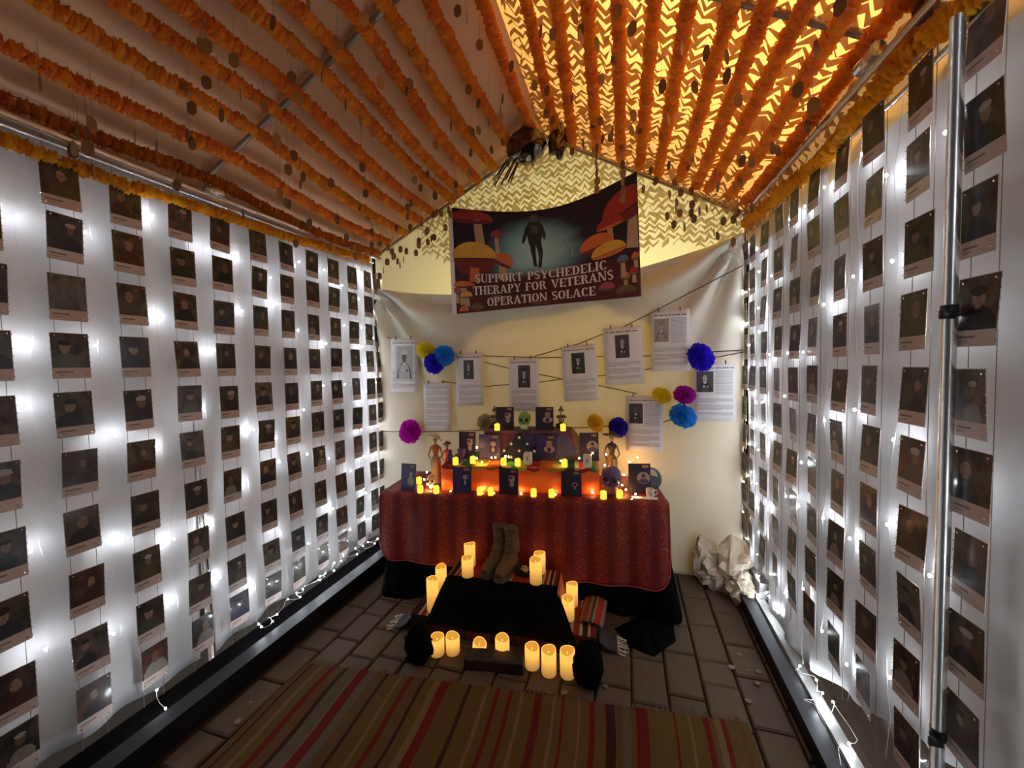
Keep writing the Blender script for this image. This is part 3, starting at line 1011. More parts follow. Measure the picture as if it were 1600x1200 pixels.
def bpoly(mb, pts, off, m):
    # fine fan so that flat print follows the cloth, kept inside the banner's edges
    pts = [(min(max(p[0], .004), .996), min(max(p[1], .004), .992)) for p in pts]
    cu = sum(p[0] for p in pts) / len(pts); cv = sum(p[1] for p in pts) / len(pts)
    n = len(pts)
    for i in range(n):
        a, c = pts[i], pts[(i + 1) % n]
        mb.poly([bpt(cu, cv, off), bpt(a[0], a[1], off), bpt(c[0], c[1], off)], m)


def ell(cu, cv, ru, rv, a0=0, a1=360, n=22, rot=0):
    out = []
    for k in range(n + 1):
        a = math.radians(a0 + (a1 - a0) * k / n)
        x_, y_ = ru * math.cos(a), rv * math.sin(a)
        r = math.radians(rot); out.append((cu + x_ * math.cos(r) - y_ * math.sin(r) * .6, cv + x_ * math.sin(r) * 1.6 + y_ * math.cos(r)))
    return out


mats = [bcol('stem', (.42, .26, .16)), bcol('red', (.30, .02, .012)), bcol('dark_red', (.14, .012, .008)), bcol('orange', (.52, .12, .02)), bcol('yellow', (.62, .33, .03)), bcol('blue', (.10, .13, .25)), bcol('pink', (.3, .06, .1)), bcol('olive', (.10, .08, .03)), bcol('glow', (.45, .5, .45))]
mb = MB()
def mush(cu, cv, ru, rv, capm, und=None, stem=None, rot=0, off=.001):
    if stem:
        sl, sw_ = stem
        bpoly(mb, [(cu - sw_, cv), (cu + sw_, cv), (cu + sw_ * 1.5, cv - sl), (cu - sw_ * 1.1, cv - sl)], off, 0)
    if und is not None: bpoly(mb, ell(cu, cv - rv * .05, ru, rv * .32, 180, 360, rot=rot), off + .0006, und)
    bpoly(mb, ell(cu, cv, ru, rv, 0, 180, rot=rot), off + .0012, capm)
bpoly(mb, [(.14, .95), (.19, .90), (.205, .66), (.15, .66)], .0008, 0)
mush(.13, .90, .13, .10, 1, 2)
mush(.06, .26, .07, .05, 3, 2, (.18, .02))
mush(.30, .48, .06, .10, 3, 2, (.18, .02), -30)
mush(.135, .53, .135, .16, 4, 2, None)
bpoly(mb, ell(.135, .52, .125, .17, 180, 360), .0024, 2)
bpoly(mb, [(.115, .50), (.155, .50), (.17, .30), (.10, .30)], .003, 3)
mush(.275, .755, .035, .05, 1, 2, (.22, .010))
mush(.08, .16, .035, .05, 4, 7, (.10, .012))
mush(.02, .2, .03, .05, 6, 7, (.1, .01))
bpoly(mb, [(.955, .72), (.995, .74), (.995, .40), (.94, .42)], .0008, 0)
mush(.95, .72, .12, .20, 1, 2, None, 12)
mush(.865, .66, .065, .075, 1, 3, (.16, .012), 4, .002)
mush(.80, .50, .085, .12, 3, 2, (.1, .015), 12, .0026)
mush(.855, .42, .085, .10, 4, 3, None, 8, .004)
mush(.92, .32, .028, .05, 5, 7, (.14, .01), 0, .005)
mush(.93, .17, .022, .05, 3, 7, (.08, .008)); mush(.97, .2, .022, .05, 1, 7, (.08, .008)); mush(.98, .32, .02, .05, 3, 7, (.08, .008))
mush(.84, .10, .04, .06, 6, 7); mush(.93, .05, .05, .06, 7, 2); mush(.06, .02, .03, .05, 3, 2); mush(.14, .03, .04, .06, 7, 2); mush(.26, .10, .05, .06, 7, 2); mush(.5, .03, .06, .04, 2, 7)
for k in range(9):
    bpoly(mb, ell(.60 + .008 * k + .035 * math.sin(k * .35), .72 - .03 * k, .0035, .006, n=6), .001, 8)
mbp = part('printed_mushrooms', mb, mats, ban)
mb = MB()
K = [bcol('soldier', (.010, .012, .010)), bcol('soldier_light', (.07, .055, .03))]
bpoly(mb, ell(.485, .925, .022, .035), .0012, 1)
bpoly(mb, [(.455, .88), (.515, .88), (.535, .80), (.525, .72), (.515, .64), (.455, .64), (.448, .73), (.437, .80)], .0012, 0)
bpoly(mb, [(.44, .84), (.455, .85), (.442, .72), (.425, .66), (.415, .68)], .0013, 0)
bpoly(mb, [(.515, .86), (.53, .84), (.545, .74), (.54, .68), (.53, .70)], .0013, 0)
bpoly(mb, [(.458, .66), (.49, .66), (.487, .56), (.49, .45), (.494, .41), (.475, .42), (.47, .50), (.462, .58)], .0013, 0)
bpoly(mb, [(.487, .66), (.520, .66), (.526, .56), (.520, .46), (.515, .40), (.497, .40), (.503, .48), (.50, .57)], .0013, 0)
bpoly(mb, [(.47, .84), (.505, .84), (.505, .76), (.47, .76)], .0019, 1)
bpoly(mb, [(.504, .56), (.518, .56), (.515, .48), (.506, .48)], .0019, 1)
part('printed_soldier', mb, K, ban)
b = MB(); b.grid(lambda u, v: bpt(-.012 + .026 * u, v, .002), 2, 14)
part('white_hem', b, plain('white_hem', (.72, .66, .66), .8), ban, label='white hem strip')

# stencil lettering --------------------------------------------------
def arc(cx, cy, rx, ry, a0, a1, tx, ty, n=12):
    o, i_ = [], []
    for k in range(n + 1):
        a = math.radians(a0 + (a1 - a0) * k / n)
        o.append((cx + rx * math.cos(a), cy + ry * math.sin(a))); i_.append((cx + (rx - tx) * math.cos(a), cy + (ry - ty) * math.sin(a)))
    return [[o[k], o[k + 1], i_[k + 1], i_[k]] for k in range(n)]


def R_(x0, y0, x1, y1): return [[(x0, y0), (x1, y0), (x1, y1), (x0, y1)]]
def stem(x0, x1): return R_(x0, 0, x1, 1) + R_(x0 - .09, 0, x1 + .09, .07) + R_(x0 - .09, .93, x1 + .09, 1)
GL = {
    'I': (.46, stem(.12, .34)),
    'L': (.78, stem(.12, .34) + R_(.46, 0, .74, .08) + R_(.66, 0, .74, .30)),
    'T': (.84, stem(.31, .53) + R_(.02, .91, .29, 1) + R_(.55, .91, .82, 1) + R_(.02, .70, .09, 1) + R_(.75, .70, .82, 1)),
    'H': (.98, stem(.10, .32) + stem(.66, .88) + R_(.35, .46, .47, .54) + R_(.51, .46, .63, .54)),
    'E': (.80, stem(.12, .34) + R_(.40, .91, .75, 1) + R_(.40, 0, .75, .09) + R_(.40, .46, .62, .54) + R_(.68, .72, .75, 1) + R_(.68, 0, .75, .28)),
    'F': (.76, stem(.12, .34) + R_(.40, .91, .73, 1) + R_(.40, .46, .60, .54) + R_(.66, .72, .73, 1)),
    'P': (.82, stem(.12, .34) + arc(.40, .73, .38, .27, -88, 88, .21, .08)),
    'R': (.92, stem(.12, .34) + arc(.40, .75, .36, .25, -88, 88, .20, .08) + [[(.44, .48), (.62, .46), (.90, 0), (.66, 0)]]),
    'D': (.90, stem(.12, .34) + arc(.40, .5, .46, .5, -88, 88, .23, .08)),
    'O': (.92, arc(.46, .5, .42, .51, 98, 262, .22, .09) + arc(.46, .5, .42, .51, -82, 82, .22, .09)),
    'C': (.84, arc(.46, .5, .42, .51, 98, 262, .22, .09) + arc(.46, .5, .36, .51, 35, 82, .14, .10) + arc(.46, .5, .36, .51, -82, -35, .14, .10)),
    'U': (.94, R_(.10, .36, .32, 1) + R_(.02, .93, .40, 1) + R_(.68, .36, .80, 1) + R_(.58, .93, .90, 1) + arc(.45, .36, .35, .37, 180, 262, .21, .10) + arc(.45, .36, .35, .37, -82, 0, .13, .10)),
    'S': (.74, arc(.37, .74, .31, .27, 25, 250, .16, .10) + arc(.37, .26, .31, .27, -155, 70, .16, .10) + [[(.13, .62), (.30, .66), (.61, .38), (.44, .34)]]),
    'A': (.98, [[(.40, 1), (.56, 1), (.90, 0), (.66, 0)], [(.38, .93), (.46, .80), (.20, 0), (.08, 0)]] + R_(.34, .26, .62, .33) + R_(.0, 0, .30, .07) + R_(.58, 0, .98, .07)),
    'V': (.96, [[(.08, 1), (.32, 1), (.56, 0), (.44, 0)], [(.76, 1), (.88, 1), (.58, .04), (.53, .24)]] + R_(0, .93, .40, 1) + R_(.66, .93, .96, 1)),
    'Y': (.90, R_(.34, 0, .56, .42) + R_(.24, 0, .66, .07) + [[(.06, 1), (.30, 1), (.54, .46), (.36, .46)], [(.72, 1), (.84, 1), (.58, .46), (.50, .52)]] + R_(0, .93, .38, 1) + R_(.62, .93, .90, 1)),
    'N': (1.0, R_(.12, 0, .22, 1) + R_(.02, 0, .32, .07) + R_(.78, 0, .88, 1) + R_(.68, .93, .98, 1) + [[(.05, 1), (.30, 1), (.86, 0), (.70, 0)]]),
}
mb = MB()
def text(s, u0, u1, v0, v1, h):
    tot = sum(GL[c][0] if c != ' ' else .5 for c in s); x_ = 0
    for c in s:
        if c == ' ':
            x_ += .5; continue
        wd, polys = GL[c]
        for q in polys:
            P = []
            for (a, y_) in q:
                f = (x_ + a) / tot; u = u0 + (u1 - u0) * f
                P.append(bpt(u, v0 + (v1 - v0) * f + y_ * h, .0065))
            mb.poly(P)
        x_ += wd
text('SUPPORT PSYCHEDELIC', .135, .845, .285, .275, .086)
text('THERAPY FOR VETERANS', .12, .875, .165, .175, .086)
text('OPERATION SOLACE', .20, .785, .045, .05, .086)
part('lettering', mb, plain('lettering_white', (.72, .62, .55), .7), ban, label='white stencil lettering')

# ------------------------------------------------------------------ memorial letters and cords on the back wall
CORDS = [('long brown cord rising to the upper right corner of the back wall', [(835, 557), (875, 545), (905, 537), (942, 522), (975, 510), (1015, 490), (1160, 415)]),
         ('brown cord strung nearly level behind the letters', [(593, 522), (640, 540), (712, 552), (757, 556), (845, 559), (942, 557), (1015, 556), (1075, 552), (1162, 547)]),
         ('brown cord zigzagging lower behind the letters', [(690, 596), (757, 604), (792, 601), (845, 597), (878, 592), (940, 587), (1005, 578), (1125, 557), (1162, 550)]),
         ('short brown cord holding the lower right letter', [(757, 566), (793, 575), (878, 592), (938, 603), (995, 615)]),
         ('low brown cord strung just above the altar', [(598, 674), (640, 675), (708, 674), (760, 672), (915, 668), (1035, 660), (1052, 655)])]
for ic, (lb, pl) in enumerate(CORDS):
    b = MB(); b.tube([onY(*p, 3.095 if ic else 3.085 - .075 * max(0, (p[0] - 1000) / 160)) for p in pl], .004, 6)
    tag(part('clothesline', b, M['cord'], None, True), lb, 'cord')
PAGES = [((610, 530, 655, 612), (0.28, .70, .70, .62), .03, 'with a photo of a man in a white cap, leftmost'),
         ((712, 552, 757, 633), (.3, .66, .42, .36), 0, 'with a small dark portrait, right of the left pompoms'),
         ((795, 560, 843, 642), (.32, .72, .47, .42), 0, 'with a capped officer portrait, above the green skull'),
         ((879, 540, 934, 626), (.28, .66, .46, .37), -.05, 'with a green jungle portrait, left of centre right'),
         ((944, 512, 1005, 600), (.3, .66, .46, .40), -.04, 'with a portrait on black, below the banner corner'),
         ((1017, 486, 1078, 579), (.06, .52, .42, .38), 0, 'with a sepia soldier photo, highest of all'),
         ((1084, 568, 1150, 658), (.04, .70, .36, .36), 0, 'with a dress uniform photo, rightmost'),
         ((978, 618, 1036, 706), (.06, .62, .42, .36), 0, 'with a dim brown portrait, behind the right altar end'),
         ((662, 598, 706, 672), None, 0, 'filled with text only, above the tall figurine')]
for (x0, y0, x1, y1), ph, rot, lb in PAGES:
    a = onY(x0, y0, 3.085); c = onY(x1, y1, 3.085)
    W = c.x - a.x; H = a.z - c.z
    pg = thing('memorial_letter', 'white printed letter page %s' % lb, 'letter', ((a.x + c.x) / 2, 3.085, (a.z + c.z) / 2), (0, rot, 0), 'memorial letters on the back wall')
    b = MB()
    def pf(u, v): return (-W / 2 + W * u, -.004 - .008 * math.sin(PI * u) - .006 * (1 - v) ** 2, -H / 2 + H * v)
    b.grid(pf, 6, 8)
    p_ = part('page', b, M['paper'], pg, True); solid(p_, .0006, 1)
    ink = MB(); rg = random.Random(int(x0))
    def line(u0, u1, v, h, m=0):
        for k in range(6):
            q0 = u0 + (u1 - u0) * k / 6; q1 = u0 + (u1 - u0) * (k + 1) / 6
            P = [Vector(pf(*t_)) + Vector((0, -.0012, 0)) for t_ in ((q0, v), (q1, v), (q1, v + h), (q0, v + h))]
            ink.quad(*P, m=m)
    if ph:
        # broken strokes stand for the illegible heading
        u = .07
        while u < .92:
            L_ = rg.uniform(.06, .16); line(u, min(.94, u + L_), .905, .02, 1); u += L_ + .025
    top = (.38 if ph else .92)
    v = top
    k = 0
    while v > .08:
        k += 1
        if k % 5 == 0: v -= .03
        line(.08, .92 if k % 5 != 4 else rg.uniform(.4, .8), v, .009); v -= .020
    if ph and ph[0] < .1:
        v = .86
        while v > .45: line(.50, .92, v, .009); v -= .02
    part('printed_text', ink, [M['ink'], M['ink_dark']], p_, kind='stuff')
    if ph:
        u0, u1 = (ph[0], ph[1]) if ph[0] >= .1 else (ph[0] + .02, .46)
        if ph[0] == .28 and ph[1] == .70: u0, u1 = .22, .82
        v1 = .86; v0 = v1 - ph[3]
        b = MB(); uw, vh = u1 - u0, v1 - v0
        def pp(a, c, off): q = Vector(pf(u0 + uw * a, v0 + vh * c)); q.y -= .002 + off; return q
        def blob(cx, cy, rx, ry, m, off, a0=0, a1=360):
            P = [pp(min(1, max(0, cx + rx * math.cos(math.radians(a0 + (a1 - a0) * k / 16)))), min(1, max(0, cy + ry * math.sin(math.radians(a0 + (a1 - a0) * k / 16)))), off) for k in range(17 if a1 - a0 < 360 else 16)]
            b.poly(P, m)
        for a in range(4):
            b.quad(pp(a / 4, 0, 0), pp((a + 1) / 4, 0, 0), pp((a + 1) / 4, 1, 0), pp(a / 4, 1, 0), 0)
        white = 'white cap' in lb
        blob(.5, .02, .42, .50, 1, .0006, 0, 180)
        blob(.5, .50, .10, .10, 3, .0008); blob(.5, .66, .14, .17, 2, .0010)
        if 'cap' in lb or 'soldier' in lb or 'jungle' in lb: blob(.5, .80, .20, .07, 3 if white else 1, .0014)
        blob(.44, .28, .05, .06, 3, .0009); blob(.66, .26, .06, .04, 2, .0009)
        pm_ = [(.42, .42, .43) if white else (.02, .05, .02) if 'jungle' in lb else (.30, .26, .2) if 'sepia' in lb else (.06, .045, .045), (.02, .02, .02) if 'sepia' not in lb else (.2, .17, .13), (.10, .07, .06) if 'dim' in lb or white else (.38, .30, .26), (.55, .53, .52)]
        part('portrait', b, [plain('portrait_tone', c_, .6, var=.5, scale=70, bstr=0) for c_ in pm_], p_)
    for u in (.2, .75):
        b = MB(); b.box((-W / 2 + W * u, -.008, H / 2 + .004), (.008, .006, .03)); part('peg', b, M['cord'], pg)


# ------------------------------------------------------------------ tissue pompoms
def pompom_mesh(seed, n=260):
    rg = random.Random(seed); b = MB()
    for k in range(n):
        z = 1 - 2 * (k + .5) / n; r = math.sqrt(1 - z * z); a = k * 2.399963
        d = Vector((r * math.cos(a), r * math.sin(a), z))
        t1 = d.cross(Vector((rg.uniform(-1, 1), rg.uniform(-1, 1), rg.uniform(-1, 1)))).normalized(); t2 = d.cross(t1)
        R0 = rg.uniform(.86, 1.06); w_ = rg.uniform(.15, .24)
        prev = None
        for q in range(5):
            f = q / 4 - .5
            ruf = .06 * math.sin(q * 2.1 + seed + k)
            inn = d * .45 + t1 * (f * w_ * .6)
            out = d * (R0 + rg.uniform(-.05, .05)) + t1 * (f * w_ * 2) + t2 * ruf
            mid = (inn + out) / 2 + t2 * ruf * 1.4
            if prev:
                b.quad(prev[0], inn, mid, prev[1]); b.quad(prev[1], mid, out, prev[2])
            prev = (inn, mid, out)
    b.ball((0, 0, 0), .72, 12, 8)
    return b.mesh('tissue_pompom', M['tissue'])


PM = [pompom_mesh(s) for s in (1, 2)]
POMS = [((664, 547), 15, (.95, .88, .04), 'yellow tissue pompom, upper left of the left trio', 3.03), ((694, 556), 18, (.05, .40, .95), 'sky blue tissue pompom of the left trio', 3.02),
        ((678, 568), 18, (.07, .03, .85), 'indigo tissue pompom, lowest of the left trio', 3.0), ((641, 674), 20, (.75, .03, .7), 'magenta tissue pompom beside the tall figurine', 3.02),
        ((1095, 558), 24, (.06, .025, .80), 'indigo tissue pompom above the rightmost letter', 2.99), ((1034, 618), 16, (.95, .8, .05), 'yellow tissue pompom of the right trio', 3.02),
        ((1070, 617), 19, (.6, .025, .5), 'magenta tissue pompom of the right trio', 3.0), ((1067, 650), 23, (.04, .38, .9), 'sky blue tissue pompom, lowest of the right trio', 2.98),
        ((931, 661), 16, (.95, .72, .06), 'yellow tissue pompom low on the wall beside the right card', 3.05), ((966, 668), 17, (.06, .03, .55), 'indigo tissue pompom just behind the right figurine', 3.06),
        ((757, 660), 14, (.62, .52, .30), 'cream tissue pompom behind the left mushroom figurine', 3.08)]
for i, (px, rp_, c, lb, Y) in enumerate(POMS):
    o = link('tissue_pompom', PM[i % 2]); o.location = onY(px[0], px[1], Y)
    dist = (o.location - CAM).dot(FW); s_ = rp_ / FPX * dist * .93
    o.scale = (s_, s_ * .8, s_ * .93); o.rotation_euler = (.3 * i, .5 * i, .7 * i); o.color = c + (1,)
    tag(o, lb, 'pompom', 'tissue pompoms on the back wall')

# crumpled end of the drape in the rear right corner
b = MB()
for k, (c, r) in enumerate((((.60, 3.02, .10), (.10, .09, .13)), ((.70, 2.98, .17), (.11, .10, .20)), ((.73, 2.88, .08), (.085, .10, .10)), ((.55, 3.06, .16), (.09, .07, .17)))):
    crumple(b, c, r, .42, 2.6, 3 + k * 5, 26, 18)
tag(part('bunched_cloth', b, cloth('bunched_cloth', (.80, .70, .55), .25, (.8, .65, .4)), None), 'bunched heap of cream cloth on the floor in the rear right corner', 'cloth')
b = MB(); crumple(b, (.86, 2.78, .30), (.05, .14, .16), .5, 3, 4, 22, 14)
tag(part('plastic_sheet', b, M['plastic'], None), 'crumpled clear plastic sheeting at the rear end of the right curb', 'plastic')

# ------------------------------------------------------------------ altar table
TA = math.radians(7.3)
TO = Vector((-1.64, 2.32, 0)); TEX = Vector((math.cos(TA), math.sin(TA), 0)); TEY = Vector((-math.sin(TA), math.cos(TA), 0))
TW, TD, TZ = 1.89, .55, .74
def T(s, t_, z): return TO + TEX * s + TEY * t_ + Vector((0, 0, z))
def st(p): d = p - TO; return d.dot(TEX), d.dot(TEY)
def on_t(u, v, t_):
    r = ray(u, v); k = ((TO + TEY * t_ - CAM).dot(TEY)) / r.dot(TEY); return CAM + r * k


tb = thing('folding_table', 'folding table hidden under the red and black altar cloths', 'table', TO, (0, 0, TA))
b = MB(); b.box((TW / 2, TD / 2, TZ - .022), (TW - .02, TD - .02, .03)); part('tabletop', b, M['darkbrown'], tb)
for sx in (.15, TW - .15):
    for sy in (.08, TD - .08):
        b = MB(); b.tube([(sx, sy, 0), (sx, sy, TZ - .03)], .014, 8); part('leg', b, M['steel'], tb)

# black under-cloth: outline around front and sides, flaring to the floor
def perim(u, ex):
    L1, L2 = TD, TW
    tot = 2 * L1 + L2; d = u * tot; r = .05
    if d < L1: s, t_, n = 0, L1 - d, Vector((-1, 0, 0))
    elif d < L1 + L2: s, t_, n = d - L1, 0, Vector((0, -1, 0))
    else: s, t_, n = TW, d - L1 - L2, Vector((1, 0, 0))
    k = .10
    if abs(d - L1) < k: f = (d - L1 + k) / (2 * k); n = Vector((-(1 - f), -f, 0)).normalized()
    if abs(d - L1 - L2) < k: f = (d - L1 - L2 + k) / (2 * k); n = Vector((f, -(1 - f), 0)).normalized()
    return Vector((s, t_, 0)) + n * ex, d


mb = MB()
def bc(u, v):
    vv = max(0, (v - .55) / .45)
    d_ = u * (2 * TD + TW)
    if d_ < TD - .05: fl = -.002 + .012 * v + .05 * vv
    elif d_ < TD + .10: fl = -.004 + .05 * vv
    elif d_ < TD + TW - .10: fl = -.004 + .016 * vv
    elif d_ < TD + TW + .05: fl = -.004 + .014 * min(1, v * 4) * (d_ - TD - TW + .10) / .15 + .07 * vv
    else: fl = .026 * min(1, v * 5) + .02 * v + .04 * vv
    fold = .018 * math.sin(u * 95 + 2 * math.sin(u * 20)) * vv
    p, d = perim(u, fl + fold)
    z = TZ - .006 - (TZ - .011) * v
    q = T(p.x, p.y, z)
    return q
mb.grid(bc, 150, 16)
def bt(u, v): return T(TW * u, TD * v, TZ - .005)
mb.grid(bt, 6, 3)
tag(solid(part('under_cloth', mb, M['blackcloth'], None, True), .002), 'black cloth under the red one, reaching the floor round the altar', 'tablecloth')
b = MB()
c0 = onZ(1018, 1012, .0)
pts = [onZ(*p, .006) for p in ((960, 982), (1000, 962), (1052, 972), (1056, 1002), (1022, 1026), (984, 1010))]
cen = sum((p for p in pts), Vector()) / 6 + Vector((0, 0, .05))
for i in range(6): b.poly([cen, pts[i], pts[(i + 1) % 6]])
tag(solid(part('cloth_corner', b, M['blackcloth'], None, True), .004, 1), 'black cloth corner pooled on the pavers right of the altar', 'cloth')

# red sequin cloth
mb = MB()
def rc(u, v):
    s = -.022 + (TW + .03) * u
    zb = .285 - .10 * u + .01 * math.sin(u * 9)
    dd = min(u, 1 - u) * TW; r = .11
    if dd < r: zb += r - math.sqrt(max(0, r * r - (r - dd) ** 2))
    top = TD + .0; rnd = .03
    Ltop = top; Ldrop = TZ - zb; Ltot = Ltop + Ldrop
    d = v * Ltot
    if d < Ltop - rnd: return T(s, top - d, TZ + .004)
    if d < Ltop + rnd:
        a = (d - Ltop + rnd) / (2 * rnd) * PI / 2; q = rnd * 1.25
        return T(s, .0 + q - q * math.sin(a) - .022, TZ + .004 - q + q * math.cos(a))
    z = TZ + .004 - rnd * .25 - (d - Ltop)
    w_ = min(1, (TZ - z) / .3)
    return T(s, -.022 - .012 * w_ - .012 * w_ * math.sin(u * 40 + math.sin(u * 9)), z)
mb.grid(rc, 120, 50)
red = part('red_cloth', mb, M['redcloth'], None, True); tag(solid(red, .002, -1), 'dark red striped cloth with sparkling threads over the altar table', 'tablecloth')
hb = MB()
edge = [rc(0, .52 + .48 * k / 16) for k in range(17)] + [rc(k / 120, 1) for k in range(121)] + [rc(1, 1 - .48 * k / 16) for k in range(17)]
hb.tube([p - TEY * .003 for p in edge], .004, 5); part('hem', hb, M['hem'], red, True, label='maroon stitched hem')

# ------------------------------------------------------------------ altar risers
rs = thing('altar_riser', 'low wide riser box wrapped in bright orange satin on the altar', 'riser', T(.39, .095, TZ + .006), (0, 0, TA))
b = MB(); RW, RD, RH = 1.095, .44, .172
def wr(x_, z): return .007 * noise.noise(Vector((x_ * 7, z * 12, 1))) + .004 * math.sin(z * 60 + 5 * x_)
b.grid(lambda u, v: (RW * u, -.004 + wr(u * RW, v * RH) * (.2 + .8 * math.sin(PI * min(1, v * 1.1))), RH * v), 50, 12)
b.grid(lambda u, v: (0, RD * (1 - u), RH * v), 4, 4); b.grid(lambda u, v: (RW, RD * u, RH * v), 4, 4)
b.grid(lambda u, v: (RW * u, -.004 + (RD + .004) * v, RH), 8, 4)
part('satin_wrap', b, M['orange_cloth'], rs, True)
b = MB(); b.grid(lambda u, v: (RW + .01 + .10 * u + .01 * v, .0 + .05 * u + .02 * math.sin(9 * v), RH * v * (1 - .55 * u)), 6, 8)
o = part('loose_flap', b, M['orange_cloth'], rs, True); solid(o, .003)
Z2 = TZ + .006 + .172
b = MB()
def sf(u, v):
    s = .40 + 1.07 * u; t_ = .075 + .46 * v; z = Z2 + .005 + .003 * math.sin(u * 40)
    if v < .12: t_ = .083; z -= (.12 - v) * (.16 + .10 * math.sin(u * 33) ** 2)
    return T(s, t_, z)
b.grid(sf, 60, 16)
tag(solid(part('serape', b, M['serape'], None, True), .004, 1), 'multicoloured striped serape spread on top of the orange riser', 'serape')


def quilt_mat():
    t = NT('patterned_purple')
    oc = obj_coord(t)
    vor = t.n('ShaderNodeTexVoronoi'); t.put(vor.inputs['Vector'], oc); vor.inputs['Scale'].default_value = 9
    x3 = sep(t, vor.outputs['Color'])[0]
    c = t.ramp(x3, [(0, (.08, .02, .10)), (.25, (.28, .02, .04)), (.45, (.10, .10, .22)), (.6, (.09, .05, .012)), (.75, (.20, .02, .09)), (.9, (.05, .02, .09))], 'CONSTANT')
    f = t.noise(oc, 40, 4)
    c = t.mix(t.math('MULTIPLY', f, .6), c, (.02, .008, .02))
    return t.done(t.bsdf(c, .7, bump=f, bstr=.2, bdist=.003))


M['quilt'] = quilt_mat()
M['purple_top'] = plain('purple_cloth', (.12, .04, .075), .8)
Z3 = Z2 + .215
r3 = thing('altar_riser', 'small upper riser draped in patterned purple and red cloth', 'riser', T(.66, .31, Z2 + .009), (0, 0, TA))
W3, D3, H3 = .645, .21, Z3 - Z2 - .009
b = MB()
b.grid(lambda u, v: ((-.03 + (W3 + .09) * u) * (1 - v) + W3 * u * v, -.03 * (1 - v) + .006 * math.sin(u * 30), H3 * v), 30, 8)
b.grid(lambda u, v: (-.03 * (1 - v), D3 * (1 - u), H3 * v), 4, 6)
part('front_cloth', b, M['quilt'], r3, True)
b = MB(); b.grid(lambda u, v: (W3 * u, -.012 + (D3 + .012) * v, H3 + .001), 8, 4); b.grid(lambda u, v: (W3 * u, -.013, H3 - .016 * (1 - v)), 8, 2); part('top_cloth', b, M['purple_top'], r3, True)
b = MB(); b.grid(lambda u, v: (W3 + (.06 + .10 * u) * (1 - v), D3 * u, H3 * v), 6, 6); part('side_cloth', b, M['brown'], r3, True, label='brown sloping side cloth')

# ------------------------------------------------------------------ memorial cards
cardmats = [plain('card_indigo', (.014, .005, .026), .6, 0, .03, var=.3), plain('card_violet', (.035, .022, .10), .5, 0, .06, var=.3), plain('card_face', (.30, .25, .23), .5, var=.3, scale=60), plain('card_gold', (.30, .17, .05), .5), plain('card_skin', (.28, .17, .12), .5), plain('card_edge', (.55, .45, .42), .6)]  # violet copy has the bluish reflection on the front left cards in its colour
CARDS = [((638, 768), TZ + .006, (625, 725, 650), -.16, 1, 0, 'leftmost, tilted, at the left end of the altar'), ((722, 774), TZ + .006, (708, 730, 737), 0, 1, 1, 'with a capped officer in front of orange riser, left'),
         ((795, 777), TZ + .006, (781, 733, 811), 0, 0, 2, 'with a peaked emblem in front of orange riser, centre'), ((893, 780), TZ + .006, (878, 736, 910), 0, 0, 3, 'with a tiny emblem in front of orange riser, right'),
         ((1000, 771), TZ + .006, (982, 725, 1017), .05, 0, 4, 'with a round pale emblem at the right end of altar'),
         ((730, 712), Z2 + .01, (717, 673, 743), 0, 0, 2, 'on the serape left of the purple riser'), ((765, 716), Z2 + .01, (748, 679, 781), 0, 1, 1, 'against the purple riser, left of the folded flag'),
         ((853, 718), Z2 + .01, (837, 680, 868), 0, 1, 5, 'against the purple riser, right of the folded flag'), ((921, 714), Z2 + .01, (906, 675, 936), .08, 0, 4, 'with round emblem at the right end of the serape'),
         ((789, 675), Z3 + .004, (775, 636, 803), 0, 0, 2, 'on top riser left of the green skull'), ((851, 675), Z3 + .004, (837, 636, 865), 0, 0, 5, 'on top riser right of the green skull')]
